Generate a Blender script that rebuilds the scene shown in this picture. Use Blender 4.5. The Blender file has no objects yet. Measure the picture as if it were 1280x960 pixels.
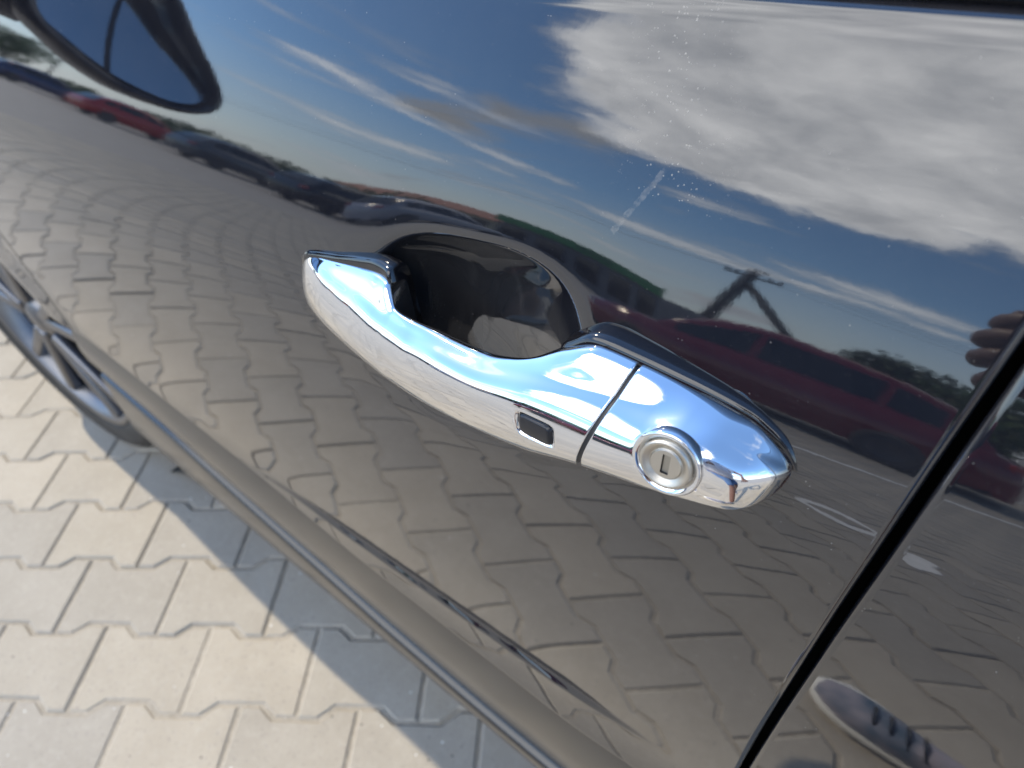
import bpy, bmesh, math, random
import numpy as np
from mathutils import Vector, Matrix, Euler
random.seed(7); rng = np.random.default_rng(7)
R = math.radians
S = bpy.context.scene
COL = S.collection

# ------------------------------------------------------------------ camera, sky, sun, exposure
CAM_H = 1.1754
cam_d = bpy.data.cameras.new('camera'); cam = bpy.data.objects.new('camera', cam_d); COL.objects.link(cam)
cam.matrix_world = Matrix(((0.75832, -0.38452, 0.52639, 0.0),
                           (0.64280, 0.57536, -0.50573, 0.0),
                           (-0.10840, 0.72188, 0.68348, CAM_H),
                           (0, 0, 0, 1)))
cam_d.sensor_width = 36.0; cam_d.lens = 36.0 * 950 / 1280
cam_d.clip_start = 0.01; cam_d.clip_end = 3000
cam_d.dof.use_dof = True; cam_d.dof.focus_distance = 0.34; cam_d.dof.aperture_fstop = 10.0
S.camera = cam
S.view_settings.view_transform = 'Standard'; S.view_settings.look = 'None'
S.view_settings.gamma = 1.0; S.view_settings.exposure = 0.8
S.view_settings.use_curve_mapping = False
S.render.engine = 'CYCLES'
S.cycles.use_denoising = True
S.cycles.max_bounces = 10; S.cycles.glossy_bounces = 8; S.cycles.diffuse_bounces = 3
S.cycles.sample_clamp_indirect = 8.0

SUN = Vector((-0.69, 0.015, 0.72)).normalized()
elev = math.asin(SUN.z)
azim = math.atan2(SUN.x, SUN.y)          # clockwise from +Y
sun_d = bpy.data.lights.new('sun', 'SUN'); sun_d.energy = 2.75; sun_d.angle = R(0.5); sun_d.color = (1.0, 0.87, 0.67)
sun = bpy.data.objects.new('sun', sun_d); COL.objects.link(sun)
sun.rotation_euler = SUN.to_track_quat('Z', 'Y').to_euler(); sun.location = SUN * 30

class NT:
    """small helper to wire node trees"""
    def __init__(s, tree): s.t = tree
    def n(s, kind, **kw):
        x = s.t.nodes.new(kind)
        for k, v in kw.items():
            if k == 'i':
                for a, b in v.items(): x.inputs[a].default_value = b
            else: setattr(x, k, v)
        return x
    def l(s, a, b): s.t.links.new(a, b)
    def math(s, op, a, b=None, c=None, clamp=False):
        x = s.t.nodes.new('ShaderNodeMath'); x.operation = op; x.use_clamp = clamp
        for i, v in enumerate((a, b, c)):
            if v is None: continue
            if isinstance(v, (int, float)): x.inputs[i].default_value = v
            else: s.l(v, x.inputs[i])
        return x.outputs[0]
    def mix(s, fac, a, b):
        x = s.t.nodes.new('ShaderNodeMix'); x.data_type = 'RGBA'
        for sock, v in ((x.inputs['Factor'], fac), (x.inputs['A'], a), (x.inputs['B'], b)): pass
        fs = x.inputs[0]; As = x.inputs[6]; Bs = x.inputs[7]
        for sock, v in ((fs, fac), (As, a), (Bs, b)):
            if isinstance(v, (int, float)): sock.default_value = v
            elif isinstance(v, tuple): sock.default_value = v if len(v) == 4 else (*v, 1)
            else: s.l(v, sock)
        return x.outputs[2]
    def ramp(s, fac, stops):
        x = s.t.nodes.new('ShaderNodeValToRGB'); e = x.color_ramp.elements
        while len(e) < len(stops): e.new(0.5)
        for el, (p, c) in zip(e, stops):
            el.position = p; el.color = c if isinstance(c, tuple) else (c, c, c, 1)
        s.l(fac, x.inputs[0]); return x.outputs[0]

def build_world():
    w = bpy.data.worlds.new('World'); S.world = w; w.use_nodes = True
    t = w.node_tree; t.nodes.clear(); N = NT(t)
    sky = N.n('ShaderNodeTexSky', sky_type='NISHITA', sun_disc=False, sun_elevation=elev, sun_rotation=azim,
              air_density=1.0, dust_density=0.08, ozone_density=1.5, altitude=100)
    co = N.n('ShaderNodeTexCoord').outputs['Generated']
    sep = N.n('ShaderNodeSeparateXYZ'); N.l(co, sep.inputs[0])
    z = N.math('MAXIMUM', sep.outputs[2], 0.0)
    d = N.math('ADD', z, 0.18)
    px = N.math('DIVIDE', sep.outputs[0], d); py = N.math('DIVIDE', sep.outputs[1], d)
    cmb = N.n('ShaderNodeCombineXYZ'); N.l(px, cmb.inputs[0]); N.l(py, cmb.inputs[1])
    # broken cumulus bands, stretched along one wind direction
    mp = N.n('ShaderNodeMapping', i={'Rotation': (0, 0, R(20)), 'Scale': (0.75, 1.5, 1), 'Location': (3.1, 1.7, 0)})
    N.l(cmb.outputs[0], mp.inputs[0])
    n1 = N.n('ShaderNodeTexNoise', i={'Scale': 1.0, 'Detail': 9.0, 'Roughness': 0.56, 'Distortion': 0.25}); N.l(mp.outputs[0], n1.inputs['Vector'])
    # one large cloud high over the car's front side
    def blob(c, r0, r1, amp):
        vm = N.n('ShaderNodeVectorMath', operation='DISTANCE'); N.l(cmb.outputs[0], vm.inputs[0]); vm.inputs[1].default_value = (*c, 0)
        nb = N.n('ShaderNodeTexNoise', i={'Scale': 2.8, 'Detail': 10.0, 'Roughness': 0.66}); N.l(cmb.outputs[0], nb.inputs['Vector'])
        dd = N.math('ADD', vm.outputs['Value'], N.math('MULTIPLY', N.math('SUBTRACT', nb.outputs[0], 0.5), amp))
        mr = N.n('ShaderNodeMapRange', interpolation_type='SMOOTHSTEP', i={'From Min': r1, 'From Max': r0, 'To Min': 0.0, 'To Max': 1.0}); N.l(dd, mr.inputs[0])
        return mr.outputs[0]
    cov = N.n('ShaderNodeMapRange', interpolation_type='SMOOTHSTEP', i={'From Min': CLOUD_LO, 'From Max': CLOUD_HI}); N.l(n1.outputs[0], cov.inputs[0])
    cover = cov.outputs[0]
    big = None
    for b in BLOBS:
        v_ = N.math('MULTIPLY', blob(*b[:4]), b[4]); big = v_ if big is None else N.math('MAXIMUM', big, v_)
    cover = N.math('MAXIMUM', cover, big)
    # thin streaks low over the horizon
    ms = N.n('ShaderNodeMapping', i={'Scale': (2.2, 2.2, 16.0), 'Rotation': (R(4), R(5), 0)}); N.l(co, ms.inputs[0])
    n3 = N.n('ShaderNodeTexNoise', i={'Scale': 1.3, 'Detail': 7.0, 'Roughness': 0.58, 'Distortion': 0.3}); N.l(ms.outputs[0], n3.inputs['Vector'])
    c3 = N.n('ShaderNodeMapRange', interpolation_type='SMOOTHSTEP', i={'From Min': 0.50, 'From Max': 0.68, 'To Max': 0.75}); N.l(n3.outputs[0], c3.inputs[0])
    lowz = N.n('ShaderNodeMapRange', i={'From Min': 0.30, 'From Max': 0.42, 'To Min': 1.0, 'To Max': 0.0}); N.l(z, lowz.inputs[0])
    cirrus = N.math('MULTIPLY', c3.outputs[0], lowz.outputs[0])
    cover = N.math('MAXIMUM', cover, cirrus); big = N.math('MAXIMUM', big, cirrus)
    n2 = N.n('ShaderNodeTexNoise', i={'Scale': 4.2, 'Detail': 9.0, 'Roughness': 0.62, 'Distortion': 0.4}); N.l(cmb.outputs[0], n2.inputs['Vector'])
    # thick cloud is greyer than its thin sunlit edge
    shade = N.math('MULTIPLY', N.math('POWER', cover, 4.0), N.ramp(n2.outputs[0], [(0.28, 0.0), (0.68, 1.0)]), clamp=True)
    ccol = N.mix(shade, N.mix(big, (5.0, 5.1, 5.2), (19.0, 19.0, 19.0)), N.mix(big, (3.4, 3.6, 4.0), (8.4, 8.7, 9.2)))
    hz = N.n('ShaderNodeMapRange', i={'From Min': 0.0, 'From Max': 0.26, 'To Min': 0.92, 'To Max': 0.06}); N.l(z, hz.inputs[0])
    hs = N.n('ShaderNodeHueSaturation', i={'Saturation': 1.2, 'Value': 1.38}); N.l(sky.outputs[0], hs.inputs['Color'])
    col = N.mix(N.math('MULTIPLY', cover, 0.95), hs.outputs[0], ccol)
    col = N.mix(hz.outputs[0], col, (5.6, 6.3, 7.2))
    bg = N.n('ShaderNodeBackground', i={'Strength': 0.15}); N.l(col, bg.inputs[0])
    out = N.n('ShaderNodeOutputWorld'); N.l(bg.outputs[0], out.inputs[0])
CLOUD_LO, CLOUD_HI = 0.585, 0.70
BLOBS = [((-0.52, -1.10), 0.44, 0.58, 0.55, 1.0), ((0.02, -1.02), 0.50, 0.66, 0.55, 1.0)]
build_world()

# ------------------------------------------------------------------ materials
def mat(name, base, rough=0.5, metal=0.0, ior=1.5, **kw):
    m = bpy.data.materials.new(name); m.use_nodes = True
    b = m.node_tree.nodes['Principled BSDF']
    b.inputs['Base Color'].default_value = (*base, 1); b.inputs['Roughness'].default_value = rough
    b.inputs['Metallic'].default_value = metal; b.inputs['IOR'].default_value = ior
    for k, v in kw.items(): b.inputs[k].default_value = v
    return m
def noisy(name, c0, c1, scale, rough=0.6, bump=0.0, bump_scale=None, detail=5.0, metal=0.0, ior=1.5):
    m = mat(name, c0, rough, metal, ior); N = NT(m.node_tree); b = m.node_tree.nodes['Principled BSDF']
    co = N.n('ShaderNodeTexCoord').outputs['Object']
    n = N.n('ShaderNodeTexNoise', i={'Scale': scale, 'Detail': detail, 'Roughness': 0.6}); N.l(co, n.inputs['Vector'])
    N.l(N.mix(N.ramp(n.outputs[0], [(0.3, 0.0), (0.7, 1.0)]), c0, c1), b.inputs['Base Color'])
    if bump:
        nb = N.n('ShaderNodeTexNoise', i={'Scale': bump_scale or scale * 4, 'Detail': 4.0}); N.l(co, nb.inputs['Vector'])
        bp = N.n('ShaderNodeBump', i={'Strength': bump, 'Distance': 0.01}); N.l(nb.outputs[0], bp.inputs['Height']); N.l(bp.outputs[0], b.inputs['Normal'])
    return m

def paint_material(name, base, dust=True):
    """gloss car paint with metal flake, a film of dust specks and faint swirl marks"""
    m = mat(name, base, 0.035, 0.0, 1.95); N = NT(m.node_tree); b = m.node_tree.nodes['Principled BSDF']
    co = N.n('ShaderNodeTexCoord').outputs['Object']
    op = N.n('ShaderNodeTexNoise', i={'Scale': 230.0, 'Detail': 2.0}); N.l(co, op.inputs['Vector'])      # orange peel
    bp = N.n('ShaderNodeBump', i={'Strength': 1.0, 'Distance': 0.0000065}); N.l(op.outputs[0], bp.inputs['Height']); N.l(bp.outputs[0], b.inputs['Normal'])
    fl = N.n('ShaderNodeTexVoronoi', i={'Scale': 2600.0}); N.l(co, fl.inputs['Vector'])
    flk = N.ramp(fl.outputs['Color'], [(0.90, 0.0), (1.0, 1.0)])
    col = N.mix(flk, base, tuple(min(1, c * 2.2 + 0.012) for c in base))
    if dust:
        v = N.n('ShaderNodeTexVoronoi', i={'Scale': 520.0, 'Randomness': 1.0}); N.l(co, v.inputs['Vector'])
        sepc = N.n('ShaderNodeSeparateColor'); N.l(v.outputs['Color'], sepc.inputs[0])
        pick = N.math('GREATER_THAN', sepc.outputs[0], 0.55)
        size = N.math('MULTIPLY', N.math('POWER', sepc.outputs[1], 6.0), 0.15)
        dot = N.math('MULTIPLY', N.math('LESS_THAN', v.outputs['Distance'], N.math('ADD', size, 0.03)), pick)
        pn = N.n('ShaderNodeTexNoise', i={'Scale': 9.0, 'Detail': 5.0}); N.l(co, pn.inputs['Vector'])
        patch = N.ramp(pn.outputs[0], [(0.38, 0.15), (0.68, 1.0)])
        dm = N.math('MULTIPLY', N.math('MULTIPLY', dot, patch), N.math('ADD', N.math('MULTIPLY', sepc.outputs[2], 0.8), 0.1))
        film = N.n('ShaderNodeTexNoise', i={'Scale': 26.0, 'Detail': 8.0, 'Roughness': 0.7}); N.l(co, film.inputs['Vector'])
        fm = N.math('MULTIPLY', N.ramp(film.outputs[0], [(0.35, 0.0), (0.8, 1.0)]), 0.016)
        # worn, dusty finger cup with fine nail scratches
        cv = N.n('ShaderNodeVectorMath', operation='DISTANCE'); cs_ = N.n('ShaderNodeMapping', i={'Scale': (1 / 0.073, 0, 1 / 0.056), 'Location': (0.224 / 0.073, 0, -0.936 / 0.056)}); N.l(co, cs_.inputs[0]); N.l(cs_.outputs[0], cv.inputs[0]); cv.inputs[1].default_value = (0, 0, 0)
        inc = N.n('ShaderNodeMapRange', interpolation_type='SMOOTHSTEP', i={'From Min': 1.0, 'From Max': 0.8, 'To Min': 0.0, 'To Max': 1.0}); N.l(cv.outputs['Value'], inc.inputs[0])
        sm = N.n('ShaderNodeMapping', i={'Scale': (160, 30, 25), 'Rotation': (0, R(35), 0)}); N.l(co, sm.inputs[0]); sn = N.n('ShaderNodeTexNoise', i={'Scale': 1.0, 'Detail': 6.0, 'Roughness': 0.7}); N.l(sm.outputs[0], sn.inputs['Vector'])
        cup = N.math('MULTIPLY', inc.outputs[0], N.math('ADD', 0.030, N.math('MULTIPLY', N.ramp(sn.outputs[0], [(0.52, 0.0), (0.8, 1.0)]), 0.06)))
        fm = N.math('ADD', fm, cup)
        # speckled band on the shoulder
        sp3 = N.n('ShaderNodeSeparateXYZ'); N.l(co, sp3.inputs[0]); gx_ = N.math('DIVIDE', N.math('ADD', sp3.outputs[0], N.math('ADD', 0.136, N.math('MULTIPLY', N.math('SUBTRACT', sp3.outputs[2], 1.05), 0.3))), 0.016)
        band = N.math('MULTIPLY', N.math('POWER', 2.718, N.math('MULTIPLY', N.math('MULTIPLY', gx_, gx_), -1.0)), N.math('GREATER_THAN', sp3.outputs[2], 1.025))
        v2 = N.n('ShaderNodeTexVoronoi', i={'Scale': 900.0}); N.l(co, v2.inputs['Vector']); s2 = N.n('ShaderNodeSeparateColor'); N.l(v2.outputs['Color'], s2.inputs[0])
        fleck = N.math('MULTIPLY', N.math('LESS_THAN', v2.outputs['Distance'], N.math('MULTIPLY', s2.outputs[1], 0.34)), N.math('GREATER_THAN', s2.outputs[0], 0.72))
        dm = N.math('MAXIMUM', dm, N.math('MULTIPLY', fleck, N.math('ADD', N.math('MULTIPLY', band, 0.75), 0.03)))
        # one dried streak above the handle
        sx = N.n('ShaderNodeSeparateXYZ'); N.l(co, sx.inputs[0]); a0 = (-0.1504, 1.0101); a1 = (-0.1345, 1.0352); ln = math.hypot(a1[0] - a0[0], a1[1] - a0[1]); ux, uz = (a1[0] - a0[0]) / ln, (a1[1] - a0[1]) / ln
        dx = N.math('SUBTRACT', sx.outputs[0], a0[0]); dz = N.math('SUBTRACT', sx.outputs[2], a0[1])
        al = N.math('ADD', N.math('MULTIPLY', dx, ux), N.math('MULTIPLY', dz, uz)); ac = N.math('ABSOLUTE', N.math('SUBTRACT', N.math('MULTIPLY', dx, uz), N.math('MULTIPLY', dz, ux)))
        inn = N.math('MULTIPLY', N.math('GREATER_THAN', al, 0.0), N.math('LESS_THAN', al, ln))
        wn = N.n('ShaderNodeTexNoise', i={'Scale': 420.0, 'Detail': 4.0}); N.l(co, wn.inputs['Vector'])
        st = N.math('MULTIPLY', N.math('MULTIPLY', inn, N.math('LESS_THAN', ac, N.math('MULTIPLY', wn.outputs[0], 0.0022))), N.ramp(wn.outputs[0], [(0.34, 0.02), (0.66, 0.22)]))
        dm = N.math('MAXIMUM', dm, st)
        dm2 = N.math('ADD', N.math('MULTIPLY', dm, 0.85), fm, clamp=True)
        dustb = N.n('ShaderNodeBsdfDiffuse', i={'Color': (0.42, 0.40, 0.37, 1)})
        mixs = N.n('ShaderNodeMixShader'); N.l(dm2, mixs.inputs[0]); N.l(b.outputs[0], mixs.inputs[1]); N.l(dustb.outputs[0], mixs.inputs[2])
        N.l(mixs.outputs[0], m.node_tree.nodes['Material Output'].inputs[0])
    N.l(col, b.inputs['Base Color'])
    return m

M = {}
M['paint'] = paint_material('black_paint', (0.006, 0.007, 0.011))
M['paint_plain'] = paint_material('black_paint_plain', (0.006, 0.007, 0.011), dust=False)
M['chrome'] = mat('chrome', (0.82, 0.83, 0.85), 0.035, 1.0)
def smudge(m, r0, r1, sc):
    N = NT(m.node_tree); b = m.node_tree.nodes['Principled BSDF']; co = N.n('ShaderNodeTexCoord').outputs['Object']
    n = N.n('ShaderNodeTexNoise', i={'Scale': sc, 'Detail': 7.0, 'Roughness': 0.65}); N.l(co, n.inputs['Vector'])
    mr = N.n('ShaderNodeMapRange', i={'From Min': 0.35, 'From Max': 0.75, 'To Min': r0, 'To Max': r1}); N.l(n.outputs[0], mr.inputs[0]); N.l(mr.outputs[0], b.inputs['Roughness'])
smudge(M['chrome'], 0.02, 0.11, 45)
M['satin'] = mat('satin_metal', (0.58, 0.54, 0.47), 0.40, 1.0)
M['slot'] = mat('slot_shutter', (0.44, 0.41, 0.35), 0.45, 1.0)
M['rubber'] = noisy('black_rubber', (0.012, 0.012, 0.013), (0.022, 0.022, 0.024), 60, 0.55)
M['gloss_black'] = mat('gloss_black', (0.006, 0.006, 0.008), 0.06, 0.0, 1.7)
M['button'] = mat('button_black', (0.012, 0.013, 0.017), 0.28, 0.0, 1.5)
M['plastic'] = noisy('sill_plastic', (0.012, 0.012, 0.013), (0.022, 0.021, 0.020), 40, 0.22, ior=1.7)
M['glass'] = mat('tinted_glass', (0.004, 0.005, 0.006), 0.01, 0.0, 1.55)
M['mirror'] = mat('mirror_glass', (0.55, 0.60, 0.66), 0.0, 1.0)
M['alloy'] = mat('alloy_rim', (0.20, 0.20, 0.21), 0.38, 1.0)
M['tyre'] = noisy('tyre_rubber', (0.018, 0.017, 0.016), (0.045, 0.042, 0.038), 25, 0.75)
M['dark'] = mat('dark_cavity', (0.006, 0.006, 0.006), 0.9)

# ------------------------------------------------------------------ object helpers
def tag(o, label=None, cat=None, group=None, kind=None):
    for k, v in (('label', label), ('category', cat), ('group', group), ('kind', kind)):
        if v: o[k] = v
    return o
def empty(name, loc=(0, 0, 0), **kw):
    o = bpy.data.objects.new(name, None); COL.objects.link(o); o.location = loc; o.empty_display_size = 0.05
    return tag(o, **kw)
def link(name, me, parent=None, m=None, smooth=True):
    if m is not None and not me.materials: me.materials.append(m)
    if smooth: me.polygons.foreach_set('use_smooth', [True] * len(me.polygons))
    o = bpy.data.objects.new(name, me); COL.objects.link(o)
    if parent: o.parent = parent; o.matrix_parent_inverse = Matrix.Translation(-wloc(parent))
    return o
def wloc(o):
    v = Vector(o.location)
    while o.parent:
        v = v + o.matrix_parent_inverse.translation; o = o.parent; v = v + Vector(o.location)
    return v
def raw(name, verts, faces, parent=None, m=None, smooth=True):
    me = bpy.data.meshes.new(name); me.from_pydata([tuple(v) for v in verts], [], [tuple(f) for f in faces]); me.update()
    return link(name, me, parent, m, smooth)
def grid_faces(nr, nc, closed=False, flip=False):
    f = []
    for i in range(nr - 1):
        for j in range(nc if closed else nc - 1):
            k = (j + 1) % nc
            q = (i * nc + j, i * nc + k, (i + 1) * nc + k, (i + 1) * nc + j)
            f.append(q[::-1] if flip else q)
    return f
def bm_obj(name, bm, parent=None, m=None, smooth=False, normals=True):
    if normals: bmesh.ops.recalc_face_normals(bm, faces=bm.faces)
    me = bpy.data.meshes.new(name); bm.to_mesh(me); bm.free()
    return link(name, me, parent, m, smooth)
def box(bm, c, size, rot=None, bevel=0.0, taper=1.0):
    mtx = Matrix.Translation(c) @ (rot.to_matrix().to_4x4() if rot else Matrix()) @ Matrix.Diagonal((*size, 1))
    r = bmesh.ops.create_cube(bm, size=1.0, matrix=mtx)
    if bevel:
        es = list({e for v in r['verts'] for e in v.link_edges})
        bmesh.ops.bevel(bm, geom=es, offset=bevel, segments=2, affect='EDGES', profile=0.5)
def tube(bm, pts, rad, seg=8, cap=True):
    pts = [Vector(p) for p in pts]; n = len(pts); rr = rad if hasattr(rad, '__len__') else [rad] * n
    rings = []; up = Vector((0, 0, 1))
    for i, p in enumerate(pts):
        t = (pts[min(i + 1, n - 1)] - pts[max(i - 1, 0)]).normalized()
        a = t.cross(up if abs(t.z) < 0.95 else Vector((1, 0, 0))).normalized(); b = t.cross(a)
        rings.append([bm.verts.new(p + (a * math.cos(2 * math.pi * k / seg) + b * math.sin(2 * math.pi * k / seg)) * rr[i]) for k in range(seg)])
    for r0, r1 in zip(rings, rings[1:]):
        for k in range(seg): bm.faces.new((r0[k], r0[(k + 1) % seg], r1[(k + 1) % seg], r1[k]))
    if cap: bm.faces.new(rings[0][::-1]); bm.faces.new(rings[-1])
def lathe(bm, prof, origin, axis, seg=40, close=False):
    """prof: list of (radius, height along axis)"""
    axis = Vector(axis).normalized(); a = axis.orthogonal().normalized(); b = axis.cross(a); o = Vector(origin)
    rings = [[bm.verts.new(o + axis * h + (a * math.cos(2 * math.pi * k / seg) + b * math.sin(2 * math.pi * k / seg)) * r) for k in range(seg)] for r, h in prof]
    pr = list(zip(rings, rings[1:])) + ([(rings[-1], rings[0])] if close else [])
    for r0, r1 in pr:
        for k in range(seg): bm.faces.new((r0[k], r0[(k + 1) % seg], r1[(k + 1) % seg], r1[k]))
    return rings
def pchip(xk, yk, x):
    xk = np.asarray(xk, float); yk = np.asarray(yk, float); x = np.asarray(x, float)
    h = np.diff(xk); d = np.diff(yk) / h; m = np.zeros_like(yk)
    for i in range(1, len(xk) - 1):
        if d[i - 1] * d[i] > 0:
            w1 = 2 * h[i] + h[i - 1]; w2 = h[i] + 2 * h[i - 1]; m[i] = (w1 + w2) / (w1 / d[i - 1] + w2 / d[i])
    m[0] = d[0]; m[-1] = d[-1]
    xc = np.clip(x, xk[0], xk[-1]); i = np.clip(np.searchsorted(xk, xc) - 1, 0, len(h) - 1)
    t = (xc - xk[i]) / h[i]; t2 = t * t; t3 = t2 * t
    return (2*t3-3*t2+1)*yk[i] + (t3-2*t2+t)*h[i]*m[i] + (-2*t3+3*t2)*yk[i+1] + (t3-t2)*h[i]*m[i+1]
def sstep(a, b, x):
    t = np.clip((np.asarray(x, float) - a) / (b - a), 0, 1); return t * t * (3 - 2 * t)

# ------------------------------------------------------------------ body side surface: y as a function of x and body height s
#BODY-BEGIN
SL = 0.050                                    # body lines climb towards the rear
TILT_S = [0.20, 0.27, 0.34, 0.50, 0.56, 0.62, 0.75, 0.86, 0.92, 0.95, 0.970, 0.988, 1.00, 1.04, 1.09, 1.14]
TILT_A = [-30., -14., -4.0, 6.0, 0.0, -5.0, -3.0, 0.0, 5.0, 12.0, 19.0, 21.5, 22.6, 28.0, 36.0, 44.0]
_s = np.linspace(0.15, 1.16, 2021)
_a = pchip(TILT_S, TILT_A, _s)
_y = np.concatenate([[0], np.cumsum(np.tan(np.radians((_a[1:] + _a[:-1]) / 2)) * np.diff(_s))])
_y = _y - np.interp(0.985, _s, _y) + 0.197
ARCH = (-1.56, 0.34, 0.395)                   # wheel arch: x, z, radius
def bowl(x, z):
    """finger recess behind the grip: (deep recess, broad shallow dish around it)"""
    u = (x + 0.224) / 0.073; w = (z - 0.9400 - 0.15 * (x + 0.195)) / 0.0505
    rr = (np.abs(u) ** 2.8 + np.abs(w) ** 2.8) ** (1 / 2.8)
    v = 1 - np.minimum(rr, 1.6) ** 2.7
    return 0.5 * (v + np.sqrt(v * v + 0.006)) * (1 - 0.68 * np.clip(u, -1, 1)), 1 - sstep(0.85, 1.50, rr)
def body_y(x, z, with_bowl=True):
    x = np.asarray(x, float); z = np.asarray(z, float); s = z - SL * x
    y = np.interp(s, _s, _y)
    y = y + 0.010 * np.where(x < -0.2, (x + 0.2) ** 2, 0) + 0.012 * np.where(x > 0.1, (x - 0.1) ** 2, 0)
    y = y + 0.14 * np.where(x < -1.9, (-1.9 - x) ** 2, 0)
    # wheel arch flare
    for ax in (ARCH[0], ARCH[0] + 2.66):
        rho = np.hypot(x - ax, z - ARCH[1])
        y = y - 0.009 * np.exp(-((rho - 0.40) / 0.075) ** 2) * sstep(0.95, 0.75, z)
    # low crease on the door, cut in under the bright edge
    zc = pchip([-0.72, -0.66, -0.558, -0.488, -0.285, -0.16, -0.05], [0.515, 0.532, 0.558, 0.566, 0.588, 0.600, 0.610], x); e = sstep(-0.70, -0.45, x) * (1 - sstep(-0.20, -0.10, x))
    y = y - 0.0045 * e * (1 - sstep(zc - 0.006, zc, z))
    if with_bowl:
        deep, dish = bowl(x, z); y = y + 0.027 * deep + 0.0007 * dish
    return y
#BODY-END

# ------------------------------------------------------------------ pavement
PU = Vector((0.80735, 0.59007, 0)); PV = Vector((0.59007, -0.80735, 0)); PO = Vector((-1.39099, 0.18939, 0))
pavement = raw('pavement', [(-400, -400, -0.0038), (400, -400, -0.0038), (400, 400, -0.0038), (-400, 400, -0.0038)], [(0, 1, 2, 3)], None, None, False)
tag(pavement, kind='structure')

def paver_material():
    m = mat('concrete_paver', (0.4, 0.37, 0.33), 0.85); N = NT(m.node_tree); b = m.node_tree.nodes['Principled BSDF']
    geo = N.n('ShaderNodeNewGeometry'); co = geo.outputs['Position']
    oi = N.n('ShaderNodeAttribute', attribute_name='tone')
    n1 = N.n('ShaderNodeTexNoise', i={'Scale': 9.0, 'Detail': 6.0, 'Roughness': 0.6}); N.l(co, n1.inputs['Vector'])
    n2 = N.n('ShaderNodeTexNoise', i={'Scale': 160.0, 'Detail': 4.0, 'Roughness': 0.7}); N.l(co, n2.inputs['Vector'])
    base = N.mix(N.ramp(n1.outputs[0], [(0.3, 0.0), (0.7, 1.0)]), (0.330, 0.303, 0.258), (0.375, 0.348, 0.302))
    rn = N.n('ShaderNodeObjectInfo').outputs['Random']
    tone = N.ramp(N.math('FRACT', N.math('ADD', rn, oi.outputs['Fac'])), [(0.0, (0.88, 0.88, 0.88, 1)), (0.35, (0.97, 0.96, 0.94, 1)), (0.65, (1.02, 1.0, 0.96, 1)), (1.0, (1.10, 1.07, 1.02, 1))])
    mm = N.n('ShaderNodeMix', data_type='RGBA', blend_type='MULTIPLY'); mm.inputs[0].default_value = 1.0
    N.l(base, mm.inputs[6]); N.l(tone, mm.inputs[7])
    fine = N.mix(N.ramp(n2.outputs[0], [(0.30, 1.0), (0.42, 0.0)]), mm.outputs[2], (0.24, 0.22, 0.20))
    n4 = N.n('ShaderNodeTexNoise', i={'Scale': 3.2, 'Detail': 7.0, 'Roughness': 0.65}); N.l(co, n4.inputs['Vector'])     # worn, stained patches
    fine = N.mix(N.ramp(n4.outputs[0], [(0.54, 0.0), (0.74, 0.40)]), fine, (0.25, 0.228, 0.195))
    n5 = N.n('ShaderNodeTexNoise', i={'Scale': 60.0, 'Detail': 5.0, 'Roughness': 0.7}); N.l(co, n5.inputs['Vector'])
    fine = N.mix(N.ramp(n5.outputs[0], [(0.50, 0.0), (0.75, 0.45)]), fine, (0.43, 0.40, 0.35))
    v = N.n('ShaderNodeTexVoronoi', i={'Scale': 42.0}); N.l(co, v.inputs['Vector'])
    spk = N.math('LESS_THAN', v.outputs['Distance'], 0.085)
    sepc = N.n('ShaderNodeSeparateColor'); N.l(v.outputs['Color'], sepc.inputs[0])
    spk = N.math('MULTIPLY', spk, N.math('GREATER_THAN', sepc.outputs[0], 0.7))
    fine = N.mix(N.math('MULTIPLY', spk, N.math('GREATER_THAN', sepc.outputs[1], 0.5)), fine, (0.62, 0.61, 0.59))
    fine = N.mix(N.math('MULTIPLY', spk, N.math('LESS_THAN', sepc.outputs[1], 0.35)), fine, (0.10, 0.095, 0.09))
    N.l(fine, b.inputs['Base Color'])
    bp = N.n('ShaderNodeBump', i={'Strength': 0.35, 'Distance': 0.002}); N.l(n2.outputs[0], bp.inputs['Height']); N.l(bp.outputs[0], b.inputs['Normal'])
    return m
M['paver'] = paver_material()
M['sand'] = noisy('joint_sand', (0.29, 0.262, 0.215), (0.39, 0.355, 0.30), 55, 0.95, 0.5, 220)
pavement.data.materials.append(M['sand'])

L2, H2, AMP = 0.1, 0.0695, 0.0105
def paver_outline(gap, inset=0.0):
    """double-T block: wide square ends, narrow waist"""
    e = gap / 2 + inset
    ux = [-L2 + e, -0.066, -0.040, 0.040, 0.066, L2 - e]
    wv = [AMP, AMP, -AMP, -AMP, AMP, AMP]
    top = [(u, H2 + w - e) for u, w in zip(ux, wv)]
    return top[::-1] + [(u, -v) for u, v in top]          # counter-clockwise
def paver_geo(base=0, jit=0.0):
    o1 = paver_outline(0.0042); o2 = paver_outline(0.0042, 0.0042); n = len(o1)
    vs = [(u, v, -0.018) for u, v in o1] + [(u, v, -0.0032) for u, v in o1] + [(u, v, 0.0) for u, v in o2]
    fs = []
    for r in (0, 1):
        for k in range(n): fs.append((base + r*n+k, base + r*n+(k+1) % n, base + (r+1)*n+(k+1) % n, base + (r+1)*n+k))
    t = base + 2 * n                                      # top as five quads
    # outline order: top right to left (0..5), then bottom left to right (6..11)
    for a in range(5): fs.append((t + a, t + a + 1, t + 10 - a, t + 11 - a))
    return vs, fs
def paver_centres():
    out = []
    for j in range(-60, 130):
        for i in range(-90, 70):
            u = (i + 0.5 + (0.5 if j % 2 else 0.0)) * 0.2
            p = PO + PU * u + PV * (j * 0.139)
            if -9.5 < p.x < 3.2 and -9.0 < p.y < 1.3: out.append(p)
    return out
cents = paver_centres()
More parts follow.
